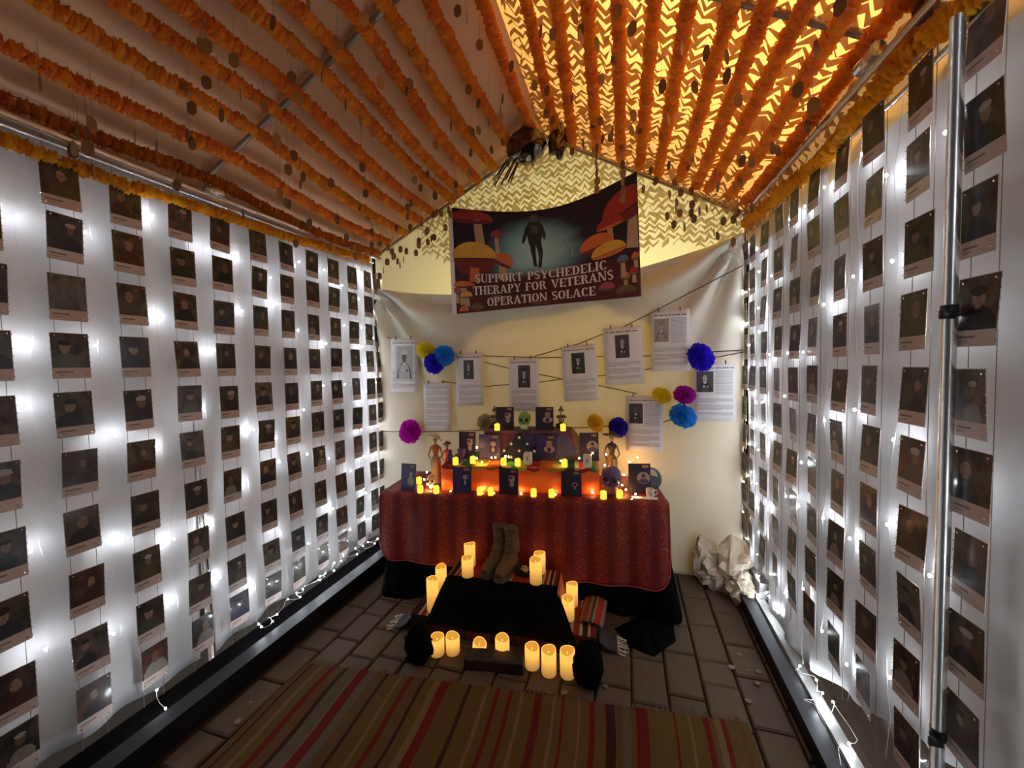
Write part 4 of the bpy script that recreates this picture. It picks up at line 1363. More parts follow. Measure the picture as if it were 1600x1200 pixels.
for bp, z, (xa, ya, xb), yaw, cm, kind, lb in CARDS:
    p = onZ(bp[0], bp[1], z); s, t_ = st(p)
    if z > Z3: t_ = min(max(t_, .34), .46); p = T(st(on_t(bp[0], bp[1], t_))[0], t_, z)
    elif z > Z2: t_ = min(max(t_, .10), .265); p = T(st(on_t(bp[0], bp[1], t_))[0], t_, z)
    elif kind in (1, 2, 3): t_ = .035; p = T(st(on_t(bp[0], bp[1], t_))[0], t_, z)
    else: t_ = max(.05, t_); p = T(st(on_t(bp[0], bp[1], t_))[0], t_, z)
    p.z = z
    a = on_t(xa, ya, t_); c = on_t(xb, ya, t_)
    W = (c - a).dot(TEX); H = min(.20, max(.13, a.z - z))
    lean = -.10
    cdv = thing('memorial_card', 'dark purple standing memorial card %s' % lb, 'card', p, (lean, 0, TA + yaw), 'dark memorial cards on the altar')
    b = MB(); b.box((0, 0, H / 2), (W, .004, H)); part('panel', b, cardmats[cm], cdv)
    b = MB(); y = -.0032
    def E_(cx, cz, rx, rz, m, off=0, n=16):
        b.poly([(cx + rx * math.cos(2 * PI * k / n), y - off, cz + rz * math.sin(2 * PI * k / n)) for k in range(n)], m)
    cx = W * .17
    if kind in (0, 1):
        E_(cx, H * .62, W * .13, H * .10, 2, .0004); E_(cx, H * .76, W * .20, H * .035, 0, .0008); E_(cx, H * .72, W * .13, H * .02, 1, .0010); E_(cx, H * .36, W * .24, H * .17, 0 if kind else 2, .0002); E_(cx, H * .40, W * .07, H * .10, 2, .0006)
    elif kind == 2:
        E_(cx, H * .60, W * .17, H * .13, 2); E_(cx - W * .05, H * .66, W * .07, H * .06, 0, .0005); E_(cx, H * .40, W * .12, H * .10, 2, .0002); E_(cx, H * .72, W * .2, H * .03, 3, .0008)
    elif kind == 3:
        E_(cx, H * .46, W * .14, H * .09, 2); E_(cx, H * .46, W * .09, H * .06, 0, .0004); E_(cx, H * .34, W * .05, H * .05, 2, .0004)
    elif kind == 4:
        E_(cx, H * .52, W * .30, H * .20, 2); E_(cx + W * .02, H * .50, W * .15, H * .13, 4, .0004); E_(cx, H * .42, W * .22, H * .08, 1, .0006); E_(cx, H * .60, W * .08, H * .06, 0, .0008)
    else:
        E_(cx, H * .44, W * .28, H * .13, 2); E_(cx, H * .60, W * .15, H * .11, 4, .0004); E_(cx, H * .72, W * .16, H * .05, 2, .0006); E_(cx, H * .42, W * .10, H * .09, 0, .0008)
    b.quad((W * .12, y, H * .86), (W * .40, y, H * .86), (W * .40, y, H * .95), (W * .12, y, H * .95), 3)
    part('printed_picture', b, [cardmats[0], cardmats[1], cardmats[2], cardmats[3], cardmats[4]], cdv)
    b = MB(); b.quad((-W * .12, .003, H * .75), (W * .12, .003, H * .75), (W * .12, .045, .004), (-W * .12, .045, .004)); part('easel_back', b, cardmats[0], cdv)

# ------------------------------------------------------------------ folded flag
ap, lf, rg_ = on_t(810, 676, .262), on_t(781, 716, .235), on_t(840, 716, .235)
fb = thing('folded_flag', 'triangular folded navy flag with white stars on the serape', 'flag', T(st(lf)[0] - .012, .235, Z2 + .010), (-.12, 0, TA))
FWd = (rg_ - lf).dot(TEX) * 1.12; FH = (ap.z - Z2 - .01) * 1.04
b = MB(); t_ = .035; e = .012
def tri(k, y): return [(k, y, k * .4), (FWd - k, y, k * .4), (FWd / 2, y, FH - k)]
A0, A1, A2, A3 = tri(e, 0), tri(0, e * .8), tri(0, t_ - e * .8), tri(e, t_)
b.poly(A0); b.poly(A3[::-1])
for P, Q in ((A0, A1), (A1, A2), (A2, A3)):
    for i in range(3): j = (i + 1) % 3; b.quad(P[j], P[i], Q[i], Q[j])
part('folded_cloth', b, M['navy'], fb)
sb = MB(); sb.poly([((.0145 if k % 2 == 0 else .006) * math.sin(k * PI / 5), 0, (.0145 if k % 2 == 0 else .006) * math.cos(k * PI / 5)) for k in range(10)])
sm = sb.mesh('star', M['star'])
for fx, fz in ((.5, .80), (.31, .58), (.69, .58), (.14, .34), (.5, .34), (.86, .34), (.31, .12), (.69, .12)):
    o = link('star', sm, fb); o.location = (FWd * fx, -.0015, FH * fz)

# ------------------------------------------------------------------ skulls
def skull(label, p, h, mat, teeth, yaw, name='ceramic_skull'):
    k = thing(name, label, 'skull', p, (0, 0, yaw))
    s_ = h / .13
    b = MB(); n0 = 0
    b.ball((0, .006, .082), (.046, .056, .048), 20, 14)
    for i in range(len(b.v)):
        x_, y, z = b.v[i]
        if z < .075 and y < .02:
            f = min(1, (.075 - z) / .05); x_ *= 1 - .30 * f; y -= .006 * f; z -= .012 * f
        b.v[i] = (x_, y, z)
    b.ball((-.026, -.034, .058), (.014, .014, .012), 10, 6); b.ball((.026, -.034, .058), (.014, .014, .012), 10, 6)
    b.lathe([(.020, 0), (.028, .006), (.031, .022), (.030, .045), (.026, .06)], 16, 0, (0, -.022, .002), .85)
    for sx in (-1, 1): b.tube([(sx * .018, -.046, .094), (sx * .032, -.038, .090), (sx * .040, -.025, .078)], .005, 6)
    b.v = [(x_ * s_, y * s_, z * s_) for x_, y, z in b.v]; part('cranium', b, mat, k, True)
    for sx in (-1, 1):
        b = MB(); b.ball((sx * .0195, -.043, .076), (.0135, .009, .0125), 12, 8); b.v = [(x_ * s_, y * s_, z * s_) for x_, y, z in b.v]; part('eye_socket', b, M['socket'], k, True)
    b = MB(); b.poly([(-.006, -.0525, .052), (.006, -.0525, .052), (.0, -.0525, .068)]); b.box((0, -.0505, .056), (.009, .003, .008)); b.v = [(x_ * s_, y * s_, z * s_) for x_, y, z in b.v]; part('nose_hole', b, M['socket'], k)
    b = MB()
    for i in range(7):
        a = (i - 3) * .27
        for z in (.024, .038): b.box((.027 * math.sin(a), -.022 - .0265 * math.cos(a), z), (.0068, .006, .0125))
    b.v = [(x_ * s_, y * s_, z * s_) for x_, y, z in b.v]; part('teeth', b, teeth, k)
    return k


p = onZ(820, 676, Z3 + .003); s, t_ = st(p); t_ = min(max(t_, .345), .42); skull('green ceramic skull between two cards on the top riser', T(st(on_t(820, 676, t_))[0], t_, Z3 + .002), .135, M['green_skull'], M['teeth'], TA)
q = on_t(956, 772, .10); skull('dark purple skull with pink teeth at the right of orange riser', T(st(q)[0], .12, TZ + .006), .185, M['purple_skull'], M['teeth_pink'], TA - .25)
q = on_t(675, 762, .13); skull('small bone-coloured skull amid amber lights at left of the orange riser', T(st(q)[0], .13, TZ + .006), .095, M['skin_bone'], M['teeth'], TA)

# ------------------------------------------------------------------ figurines
def catrina(label, p, H, dress, skirt, hatm, hat_tilt, yaw, hat_r=.062):
    k = thing('skeleton_figurine', label, 'figurine', p, (0, 0, yaw))
    s_ = H / .40
    def S(b): b.v = [(x_ * s_, y * s_, z * s_) for x_, y, z in b.v]; return b
    b = MB(); b.lathe([(.060, 0), (.058, .008), (.045, .04), (.036, .09), (.040, .15), (.038, .18), (.022, .215)], 18, lobes=(7, .06)); part('skirt', S(b), skirt, k, True)
    b = MB(); b.lathe([(.021, .205), (.018, .225), (.026, .26), (.036, .285), (.030, .300), (.010, .308), (.008, .33)], 14, squash=.65); part('torso', S(b), dress, k, True)
    for sx in (-1, 1):
        b = MB(); b.tube([(sx * .034, 0, .290), (sx * .050, -.004, .245), (sx * .056, -.012, .225), (sx * .034, -.03, .195)], [.007, .0055, .005, .004], 6); part('arm', S(b), dress if sx < 0 else M['brown'], k, True)
    b = MB(); b.ball((0, -.002, .345), (.017, .019, .021), 12, 8); b.box((0, -.012, .328), (.016, .012, .012)); hd = part('skull_head', S(b), M['skin_bone'], k, True)
    for sx in (-1, 1):
        b = MB(); b.ball((sx * .007, -.019, .348), (.0045, .003, .005), 6, 4); part('eye_socket', S(b), M['socket'], hd)
    Mh = Matrix.Translation((0, 0, .366)) @ Matrix.Rotation(hat_tilt, 4, 'Y') @ Matrix.Rotation(-.25, 4, 'X')
    b = MB(); b.lathe([(.018, -.004), (hat_r, -.006), (hat_r * 1.03, .0), (hat_r * .95, .004), (.024, .006), (.021, .022), (.012, .028)], 20, M=Mh); ht = part('hat', S(b), hatm, k, True)
    b = MB()
    for a in range(5): b.ball(tuple(Mh @ Vector((.028 * math.cos(a * .5 - .5), .028 * math.sin(a * .5 - .5), .012))), .009, 6, 4)
    part('hat_flower', S(b), dress, ht, True, kind='stuff')
    b = MB(); b.tube([(.02, -.035, .19), (.026, -.05, .10), (.03, -.055, .02)], [.010, .016, .02], 8); part('shawl', S(b), M['taupe'], k, True)


q = on_t(682, 752, .26); catrina('tall skeleton lady figurine in rust bodice and wide tilted hat', T(st(q)[0], .26, TZ + .006), .375, M['orange_dress'], M['taupe'], M['skin_bone'], .42, TA + .1)
q = on_t(698, 748, .33); catrina('shorter skeleton figurine in red behind the tall one', T(st(q)[0], .36, TZ + .006), .30, plain('red_dress', (.5, .05, .015), .6), plain('red_skirt', (.45, .06, .02), .6), M['brown'], -.1, TA, .04)
q = on_t(957, 757, .33); catrina('dark skeleton figurine under a wide dark hat, right side of the altar', T(st(q)[0], .36, TZ + .006), .385, M['darkbrown'], M['brown'], M['darkbrown'], .1, TA - .1, .066)

for (px, lb) in ((773, 'left'), (877, 'right')):
    q = on_t(px, 672, .43); b0 = T(st(q)[0], .44, Z3 + .003)
    k = thing('mushroom_figurine', 'brown cluster of clay mushrooms on the %s rear corner of the top riser' % lb, 'figurine', b0, (0, 0, TA))
    b = MB(); crumple(b, (0, 0, .02), (.042, .035, .024), .3, 4, px % 7, 14, 8); part('base', b, M['darkbrown'], k, True)
    for (dx, dy, h, r) in ((0, .0, .135, .022), (-.018, -.008, .085, .020), (.020, -.004, .085, .021)):
        b = MB(); b.tube([(dx * .3, dy, .02), (dx * .7, dy, h * .6), (dx, dy, h)], [.006, .0045, .004], 8); o = part('stem', b, M['brown'], k, True)
        b = MB(); b.lathe([(.004, -.004), (r, -.006), (r * 1.02, 0), (r * .7, .010), (r * .35, .022 if h > .1 else .014), (.003, .036 if h > .1 else .017)], 14, c=(dx, dy, h)); part('mushroom_cap', b, M['brown'], k, True)

# little dark bird and violet cup beside the serape's left end
q = on_t(703, 728, .14); k = thing('bird_figurine', 'little dark blue bird figurine at the left end of the serape', 'figurine', T(st(q)[0], .15, Z2 + .009), (0, 0, TA))
b = MB(); b.lathe([(.010, 0), (.020, .01), (.024, .035), (.016, .06), (.010, .075)], 12); part('body', b, M['blue'], k, True)
b = MB(); b.ball((.004, -.004, .083), (.013, .014, .013), 10, 6); b.tube([(.006, -.01, .085), (.024, -.022, .083)], [.005, .001], 6); part('head', b, M['blue'], k, True)
b = MB(); b.tube([(-.012, .01, .05), (-.026, .014, .01)], [.010, .004], 6); part('wing', b, M['blue'], k, True)
q = on_t(721, 726, .17); k = thing('violet_cup', 'small violet footed cup with wavy rim on the serape', 'cup', T(st(q)[0], .175, Z2 + .009), (0, 0, TA))
b = MB(); b.lathe([(.020, 0), (.020, .006), (.008, .014), (.009, .03), (.022, .045), (.027, .085), (.033, .092), (.024, .088), (.018, .05)], 18, lobes=(6, .08)); part('bowl', b, M['violet'], k, True)

# unlit white blocks, mug, paper slip, dark plate
for (px, py, t_, h, lb, z) in ((825, 728, .14, .085, 'white square candle block right of the flag', Z2 + .009), (918, 737, .10, .085, 'white square candle block in front of the right serape end', Z2 + .009)):
    q = on_t(px, py, t_); k = thing('candle_block', lb, 'candle', T(st(q)[0], t_, z), (0, 0, TA - .1))
    b = MB()
    prof = [(.0, .022), (.004, .026), (h - .004, .026), (h, .022)]
    n0 = []
    for z_, hw in prof: n0.append([(-hw, -hw, z_), (hw, -hw, z_), (hw, hw, z_), (-hw, hw, z_)])
    for P, Q in zip(n0, n0[1:]):
        for i in range(4): j = (i + 1) % 4; b.quad(P[i], P[j], Q[j], Q[i])
    b.poly(n0[-1]); b.poly(n0[0][::-1]); part('wax', b, M['white_cer'], k)
    b = MB(); b.tube([(0, 0, h - .002), (.002, 0, h + .010)], .0012, 5); part('wick', b, M['socket'], k)
    b = MB(); b.poly([(.006 * math.cos(a * PI / 4), -.0268, h * .55 + .014 * math.sin(a * PI / 4)) for a in range(8)]); part('printed_emblem', b, M['taupe'], k)
q = on_t(1022, 776, .05); k = thing('mug', 'white mug with dark line marks at the right end of the altar', 'mug', T(st(q)[0] - .02, .07, TZ + .011), (0, 0, TA))
b = MB(); b.lathe([(.020, 0), (.023, .002), (.026, .03), (.027, .052), (.0245, .052), (.023, .03), (.020, .006)], 18); part('cup', b, M['white_cer'], k, True)
b = MB(); b.tube([(.024, 0, .044), (.042, 0, .040), (.044, 0, .020), (.025, 0, .012)], .004, 6); part('handle', b, M['white_cer'], k, True)
b = MB()
for z_ in (.018, .036): b.tube([(.0268 * math.cos(a), .0268 * math.sin(a), z_ + .004 * math.sin(5 * a)) for a in [(-2.6 + .2 * i) for i in range(11)]], .0012, 4)
part('printed_mark', b, M['socket'], k)
b = MB(); P = [on_t(u, v, 0) for u, v in ((985, 779), (1044, 779))]
s0 = st(onZ(985, 779, TZ + .008))[0]
b.box((0, 0, 0), (.16, .05, .0012)); o = part('paper_slip', b, M['paper'], None); o.location = T(s0 + .09, .045, TZ + .0095); o.rotation_euler = (0, 0, TA - .06); tag(o, 'white paper slip lying under the mug on the altar edge', 'paper')
q = on_t(1018, 770, .17); k = thing('dark_plate', 'round dark plate leaning behind the card at the right altar end', 'plate', T(st(q)[0], .22, TZ + .083), (-.15, 0, TA + .2))
Mp = Matrix.Rotation(PI / 2, 4, 'X')
b = MB(); b.lathe([(.078, 0), (.080, .004), (.060, .010), (.030, .006)], 26, M=Mp); part('dish', b, plain('dark_glaze', (.06, .055, .06), .35, 0, .4), k, True)
b = MB(); b.poly([Mp @ Vector((.05 * math.cos(a), .055 * math.sin(a) + .015, .0115)) for a in (0, .5, 1.0, 1.6, 2.2, 2.7)]); part('painted_patch', b, M['skin_bone'], k)

# ------------------------------------------------------------------ votives and amber string lights on the altar
def votive_mesh():
    b = MB(); b.lathe([(.0185, 0), (.0205, .004), (.0205, .044), (.018, .050), (.010, .046)], 14); return b.mesh('votive_candle', M['tealight'])
def vflame():
    b = MB(); b.lathe([(.002, 0), (.0042, .004), (.003, .010), (.0005, .015)], 8); return b.mesh('flame', M['tealight'])
VM, VF = votive_mesh(), vflame()
VOT = [((655, 756), TZ, 'at the leftmost card'), ((657, 773), TZ, 'front left, below the small skull'), ((682, 776), TZ, 'front left, right of the small skull'), ((750, 779), TZ, 'left of the centre front card'), ((767, 780), TZ, 'close to the centre front card, its left'),
       ((834, 783), TZ, 'right of the centre front card'), ((862, 784), TZ, 'left of the right front card'), ((943, 787), TZ, 'below the purple skull, at the front edge'), ((968, 778), TZ, 'right of the purple skull'),
       ((712, 727), Z2, 'beside the bird figurine'), ((739, 724), Z2, 'in front of the red glow on the serape'), ((787, 727), Z2, 'left below the folded flag'), ((809, 728), Z2, 'below the folded flag, next to the white block'), ((882, 730), Z2, 'on the right half of the serape'),
       ((777, 679), Z3, 'on the left front of the top riser'), ((880, 679), Z3, 'on the right front of the top riser')]
for (px, py), z, lb in VOT:
    zz = z + (.009 if z != Z3 else .003)
    if z == TZ: zz = z + .006
    p = onZ(px, py, zz); s, t_ = st(p)
    lo, hi = ((.012, .30) if z == TZ else (.092, .26) if z == Z2 else (.305, .36))
    t_ = min(max(t_, lo), hi); q = on_t(px, py, t_); s = st(q)[0]
    if z == Z3: s = min(max(s, .685), 1.28)
    v = thing('votive_candle', 'small lit yellow votive candle, %s' % lb, 'candle', T(s, t_, zz), (0, 0, 0), 'small votives on the altar')
    link('wax', VM, v); o = link('flame', VF, v); o.location = (.004, 0, .046)

AMB = [(667, 738, TZ, .16), (663, 749, TZ, .12), (668, 757, TZ, .10), (673, 762, TZ, .08), (684, 761, TZ, .06), (687, 727, TZ, .3), (704, 768, TZ, .06), (736, 771, TZ, .05), (754, 765, TZ, .07), (772, 771, TZ, .05), (814, 770, TZ, .06), (848, 774, TZ, .06), (868, 773, TZ, .06), (926, 770, TZ, .06), (945, 727, TZ, .30), (947, 710, TZ, .32), (952, 747, TZ, .2), (978, 765, TZ, .12), (993, 772, TZ, .06), (987, 781, TZ, .02), (960, 786, TZ, .015), (972, 758, TZ, .14), (975, 742, TZ, .46), (990, 735, TZ, .50), (1004, 742, TZ, .48), (983, 722, TZ, .50), (996, 715, TZ, .50)]
AMB2 = [(745, 699, .2), (745, 716, .14), (753, 722, .12), (768, 715, .16), (774, 715, .16), (790, 713, .17), (795, 714, .16), (926, 708, .15), (905, 716, .14), (876, 720, .12)]
def amber(label, lst, zfix):
    pts = [on_t(a[0], a[1], a[-1]) for a in lst]
    t_ = thing('amber_string_light', label, 'string lights', pts[0])
    b = MB()
    path = []
    for p, q in zip(pts, pts[1:]):
        path.append(p - pts[0]); m_ = (p + q) / 2 - pts[0]; m_.z = min(p.z, q.z) - pts[0].z - .004; path.append(m_)
    path.append(pts[-1] - pts[0])
    b.tube(path, .0013, 4); part('wire', b, M['wire_dark'], t_)
    b = MB()
    for p in pts: b.ball(p - pts[0], (.0052, .0052, .0062), 8, 5)
    part('bulbs', b, M['amber'], t_, kind='stuff')


amber('string of amber bulbs wound along the front of the orange riser', AMB, TZ)
amber('string of amber bulbs winding over the serape by the folded flag', AMB2, Z2)

# ------------------------------------------------------------------ stepped stand with serape in front of the altar
SA = math.radians(3.8); SO = Vector((-1.27, 2.02, 0)); SX = Vector((math.cos(SA), math.sin(SA), 0)); SY = Vector((-math.sin(SA), math.cos(SA), 0))
def SP(s, t_, z): return SO + SX * s + SY * t_ + Vector((0, 0, z))
sd = thing('stepped_stand', 'two-step stand wrapped in a striped red serape in front of the altar', 'stand', SO, (0, 0, SA))
b = MB()
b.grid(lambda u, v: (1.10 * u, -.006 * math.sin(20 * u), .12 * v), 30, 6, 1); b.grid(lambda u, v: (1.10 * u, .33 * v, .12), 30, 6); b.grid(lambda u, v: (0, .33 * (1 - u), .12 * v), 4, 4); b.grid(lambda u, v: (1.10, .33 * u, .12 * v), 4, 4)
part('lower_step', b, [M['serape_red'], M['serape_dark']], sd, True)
b = MB()
b.grid(lambda u, v: (.20 + .67 * u, .115 + .205 * v, .30), 20, 6); b.grid(lambda u, v: (.20 + .67 * u, .115, .12 + .18 * v), 10, 4); b.grid(lambda u, v: (.20, .32 - .205 * u, .12 + .18 * v), 4, 4); b.grid(lambda u, v: (.87, .115 + .205 * u, .12 + .18 * v), 4, 4); b.grid(lambda u, v: (.20 + .67 * u, .32, .12 + .18 * v), 4, 4)
part('upper_step', b, M['serape_red'], sd, True)
for nm, f in (('left', lambda u, v: (.19 - .035 * (1 - v), .10 + .21 * u, .13 + .172 * v)), ('right', lambda u, v: (.885 + .035 * (1 - v), .08 + .23 * u, .13 + .175 * v))):
    b = MB(); b.grid(f, 6, 6); o = part('serape_flap', b, M['orange_dress'], sd, True, label='rust red cloth flap'); solid(o, .004)
b = MB()
def bk(u, v):
    if v < .25:
        k = v / .25; return (.195 + .68 * u, .140 - .028 * k, .306)
    k = (v - .25) / .75
    return ((.195 - .075 * k) + (.68 + .20 * k) * u, .112 - .165 * k, .306 - .205 * k ** 1.2 + .006 * math.sin(u * 12) * k)
b.grid(bk, 24, 14)
bcl = part('black_runner', b, M['blackcloth'], None, True); bcl.location = SO; bcl.rotation_euler = (0, 0, SA)
tag(solid(bcl, .003, 1), 'black cloth sloping over the front of the stepped stand', 'cloth')

for nm, c, r, sd_ in (('left', onZ(654, 1008, .085), (.075, .07, .105), 3), ('right', onZ(918, 1040, .085), (.075, .085, .115), 8)):
    b = MB(); crumple(b, (0, 0, 0), r, .28, 2.2, sd_, 20, 14)
    for i in range(len(b.v)):
        if b.v[i][2] < -c.z + .003: b.v[i] = (b.v[i][0], b.v[i][1], -c.z + .003)
    o = part('cloth_bundle', b, M['blackcloth'], None, True); o.location = c; tag(o, 'gathered black cloth bundle at the %s front corner of the stand' % nm, 'cloth')
for nm, base, dirx in (('left', onZ(640, 978, .0), -1), ('right', onZ(942, 1010, .0), 1)):
    k = thing('serape_end', 'fringed striped serape end lying on the pavers %s of the stand' % nm, 'serape', base + Vector((0, 0, .004)), (0, 0, SA))
    b = MB(); b.grid(lambda u, v: (dirx * (-.02 + .10 * u), -.06 + .14 * v, .012 + .05 * (1 - u) ** 2 + .006 * math.sin(v * 14)), 8, 8); o = part('woven_end', b, plain('dusk_weave_' + nm, (.05, .05, .08) if nm == 'left' else (.03, .02, .02), .9), k, True); solid(o, .004)
    b = MB(); rg = random.Random(4)
    for q in range(16):
        y = -.06 + .14 * q / 15; x0 = dirx * .08
        b.tube([(x0, y, .014), (x0 + dirx * .025, y + rg.uniform(-.012, .012), .008), (x0 + dirx * rg.uniform(.04, .065), y + rg.uniform(-.025, .025), .003)], .0018, 4)
    part('fringe', b, M['fringe'], k, kind='stuff')
b = MB(); b.grid(lambda u, v: (.0 + .14 * u, .0 + .26 * v, .0 + .02 * math.sin(u * 3)), 8, 6)
o = part('serape_corner', b, M['serape_red'], None, True); o.location = SP(1.0, .10, .126); o.rotation_euler = (0, .05, SA - .12); tag(solid(o, .004, 1), 'red serape corner with pale stripes beside the right candles', 'serape')

# ------------------------------------------------------------------ boots and dish
def boot(label, toe, heel):
    d = heel - toe; yaw = math.atan2(d.y, d.x) - PI / 2
    k = thing('combat_boot', label, 'boot', toe, (0, 0, yaw), 'pair of boots on the stand')
    b = MB()
    path = [(0, .008, .034), (0, .035, .046), (0, .075, .050), (0, .12, .058), (0, .165, .078), (0, .195, .115), (0, .20, .165), (0, .195, .22), (0, .19, .268)]
    b.tube(path, [.022, .040, .045, .047, .052, .052, .047, .046, .050], 16)
    b.ball((0, .215, .045), (.036, .036, .045), 12, 8)
    b.v = [(x_ * (.92 if y < .15 else 1), y, max(.018, z)) for x_, y, z in b.v]
    part('upper', b, M['boot'], k, True)
    b = MB(); out = [(.030, .0), (.045, .03), (.047, .08), (.040, .13), (.037, .18), (.040, .23), (.028, .255), (-.028, .255), (-.040, .23), (-.035, .18), (-.038, .13), (-.047, .08), (-.045, .03), (-.030, .0), (0, -.010)]
    n = len(out)
    b.poly([(x_, y, 0) for x_, y in out][::-1]); b.poly([(x_, y, .024) for x_, y in out])
    for i in range(n): j = (i + 1) % n; b.quad((*out[i], 0), (*out[j], 0), (*out[j], .024), (*out[i], .024))
    part('sole', b, M['sole'], k)
    b = MB(); b.lathe([(.046, 0), (.050, .008), (.044, .014), (.038, .004)], 16, c=(0, .19, .262)); part('collar', b, M['lace'], k, True)
    b = MB()
    for i in range(7):
        f = i / 6; y = .105 + .045 * min(1, f * 1.6); z = .105 + .15 * f
        if f < .3: y, z = .09 + .06 * f / .3 * .6, .10 + .06 * f / .3
        b.tube([(-.022, y + .008, z), (0, y - .002, z + .006), (.022, y + .008, z + .012)], .0026, 5)
        b.tube([(.022, y + .008, z), (0, y - .003, z + .006), (-.022, y + .008, z + .012)], .0026, 5)
    b.tube([(0, .135, .262), (.012, .12, .24), (.026, .135, .20)], .0022, 4)
    part('laces', b, M['lace'], k)


toeL = SP(.495, .150, .305); toeR = SP(.578, .135, .305)
toeL = Vector(onZ(757, 905, .305)); toeR = Vector(onZ(778, 911, .305))
toeL.z = toeR.z = .3055
boot('tan suede combat boot, left of the pair on the upper step', toeL, toeL + Vector((.045, .20, 0)))
boot('tan suede combat boot, right of the pair on the upper step', toeR, toeR + Vector((.035, .20, 0)))
q = onZ(822, 897, .302)
k = thing('dish', 'small dark dish of pale pieces beside the boots', 'dish', q)
b = MB(); b.lathe([(.030, 0), (.042, .004), (.058, .028), (.060, .034), (.054, .032), (.036, .010)], 20); part('bowl', b, M['socket'], k, True)
b = MB(); rg = random.Random(2)
for i in range(14): crumple(b, (rg.uniform(-.028, .028), rg.uniform(-.028, .028), .026 + rg.uniform(0, .014)), (.011, .009, .007), .3, 3, i, 7, 5)
part('pieces', b, M['skin_bone'], k, True, kind='stuff')

# ------------------------------------------------------------------ pillar candles
def pillar_mesh(h, r, seed):
    rg = random.Random(seed); ph = rg.uniform(0, 6.28); n = 22
    b = MB()
    rings = [(r * .96, 0, 0), (r, .005, 0), (r, h * .45, 0), (r * 1.01, h * .8, 0), (r, h - .006, .5), (r * .95, h, 1), (r * .86, h - .002, 1), (r * .80, h - .018, .5), (r * .4, h - .024, 0)]
    for rr, z, wv in rings:
        for k in range(n):
            a = 2 * PI * k / n
            dz = wv * (.0045 * math.cos(a - ph) + .003 * math.sin(2 * a + seed))
            b.v.append((rr * math.cos(a), rr * math.sin(a), z + dz))
    for i in range(len(rings) - 1):
        for k in range(n):
            a = i * n + k; c = i * n + (k + 1) % n
            b.f.append((a, c, c + n, a + n)); b.m.append(1 if i >= 6 else 0)
    b.f.append(tuple(reversed(range(n)))); b.m.append(0); b.f.append(tuple((len(rings) - 1) * n + k for k in range(n))); b.m.append(1)
    return b.mesh('wax', [M['candle'], M['candle_well']], True)


fm = MB(); fm.lathe([(.0015, 0), (.0035, .005), (.003, .010), (.0006, .016)], 10)
FM = fm.mesh('flame', M['flame'], True)
PIL = [((736, 885), .302, 41, 'rear left on the upper step'), ((730, 906), .302, 37, 'front left on the upper step'), ((845, 893), .302, 38, 'rear right on the upper step'), ((837, 918), .302, 45, 'front right on the upper step'),
       ((690, 928), .124, 46, 'rear on the left end of the lower step'), ((677, 958), .124, 58, 'front on the left end of the lower step'), ((894, 950), .124, 42, 'rear on the right end of the lower step'), ((888, 972), .124, 42, 'front on the right end of the lower step'),
       ((684, 1028), .004, 38, 'leftmost on the ground before the stand'), ((708, 1026), .004, 37, 'second from left on the ground before the stand'), ((751, 1022), .004, 30, 'behind the dark log, left of two'), ((790, 1024), .004, 42, 'behind the dark log, right of two'),
       ((832, 1049), .004, 44, 'first to the right of the dark log'), ((858, 1060), .004, 50, 'second to the right of the dark log'), ((887, 1063), .004, 52, 'third right of the log, by the right bundle')]
for i, ((px, py), z, hp, lb) in enumerate(PIL):
    # the picked base is the front rim, so step back by the radius
    p = onZ(px, py, z); r = .037 if z > .2 else .036 if z > .05 else .039
    dr = Vector((p.x, p.y, 0)).normalized(); p = p + dr * r * .9
    if z > .2:
        l = (p - SO).dot(SX), (p - SO).dot(SY); p = SP(min(max(l[0], .24), .83), min(max(l[1], .155), .282), z)
    elif z > .05:
        l = (p - SO).dot(SX), (p - SO).dot(SY); p = SP(l[0], min(max(l[1], .04), .285), z)
    vd = p - CAM; sn = -vd.z / vd.length
    if i in (10, 11): p.y = min(p.y, 1.965)
    h = (hp / FPX * vd.dot(FW) - 2 * r * sn * .85) * 1.02
    c = thing('pillar_candle', 'lit cream pillar candle, %s' % lb, 'candle', p, (.10 if i == 10 else 0, .16 if i == 10 else 0, 0), 'pillar candles on and around the stand')
    wx = link('wax', pillar_mesh(h, r, i), c)
    o = link('flame', FM, wx); o.location = (0, 0, h - .022)

k = thing('dark_log', 'short dark rectangular wooden beam in front of the candles', 'wood block', onZ(770, 1049, 0) + Vector((0, .035, 0)), (0, 0, .15))
b = MB()
sec = [(-.045, .004), (.045, .004), (.047, .012), (.046, .060), (.036, .068), (-.036, .068), (-.047, .060), (-.047, .012)]
for i in range(13):
    x_ = -.158 + .316 * i / 12
    for y, z in sec: b.v.append((x_, y + .002 * math.sin(i * 2.3 + y * 90), z + (.0025 * math.sin(i * 1.7 + y * 60) if z > .045 else 0)))
for i in range(12):
    for q in range(8):
        a = i * 8 + q; c = i * 8 + (q + 1) % 8; b.f.append((a, a + 8, c + 8, c)); b.m.append(0)
b.f.append(tuple(range(8))); b.m.append(0); b.f.append(tuple(96 + q for q in reversed(range(8)))); b.m.append(0)
part('beam', b, M['log'], k)
b = MB(); b.box((0, -.0485, .036), (.28, .003, .042)); part('front_face', b, plain('worn_wood', (.018, .007, .004), .55, var=.5), k)

# ------------------------------------------------------------------ striped rug
def rug_mat(name, c):
    t = NT('rug_' + name); oc = obj_coord(t)
    mp = t.n('ShaderNodeMapping'); t.put(mp.inputs[0], oc); mp.inputs['Scale'].default_value = (60, 8, 60)
    f = t.noise(mp.outputs[0], 6, 3); g = t.noise(oc, 350, 1)
    cc = t.mix(t.math('MULTIPLY', f, .7), c, tuple(x_ * .35 for x_ in c))
    return t.done(t.bsdf(cc, .95, 0, 0, .15, bump=g, bstr=.5, bdist=.002))


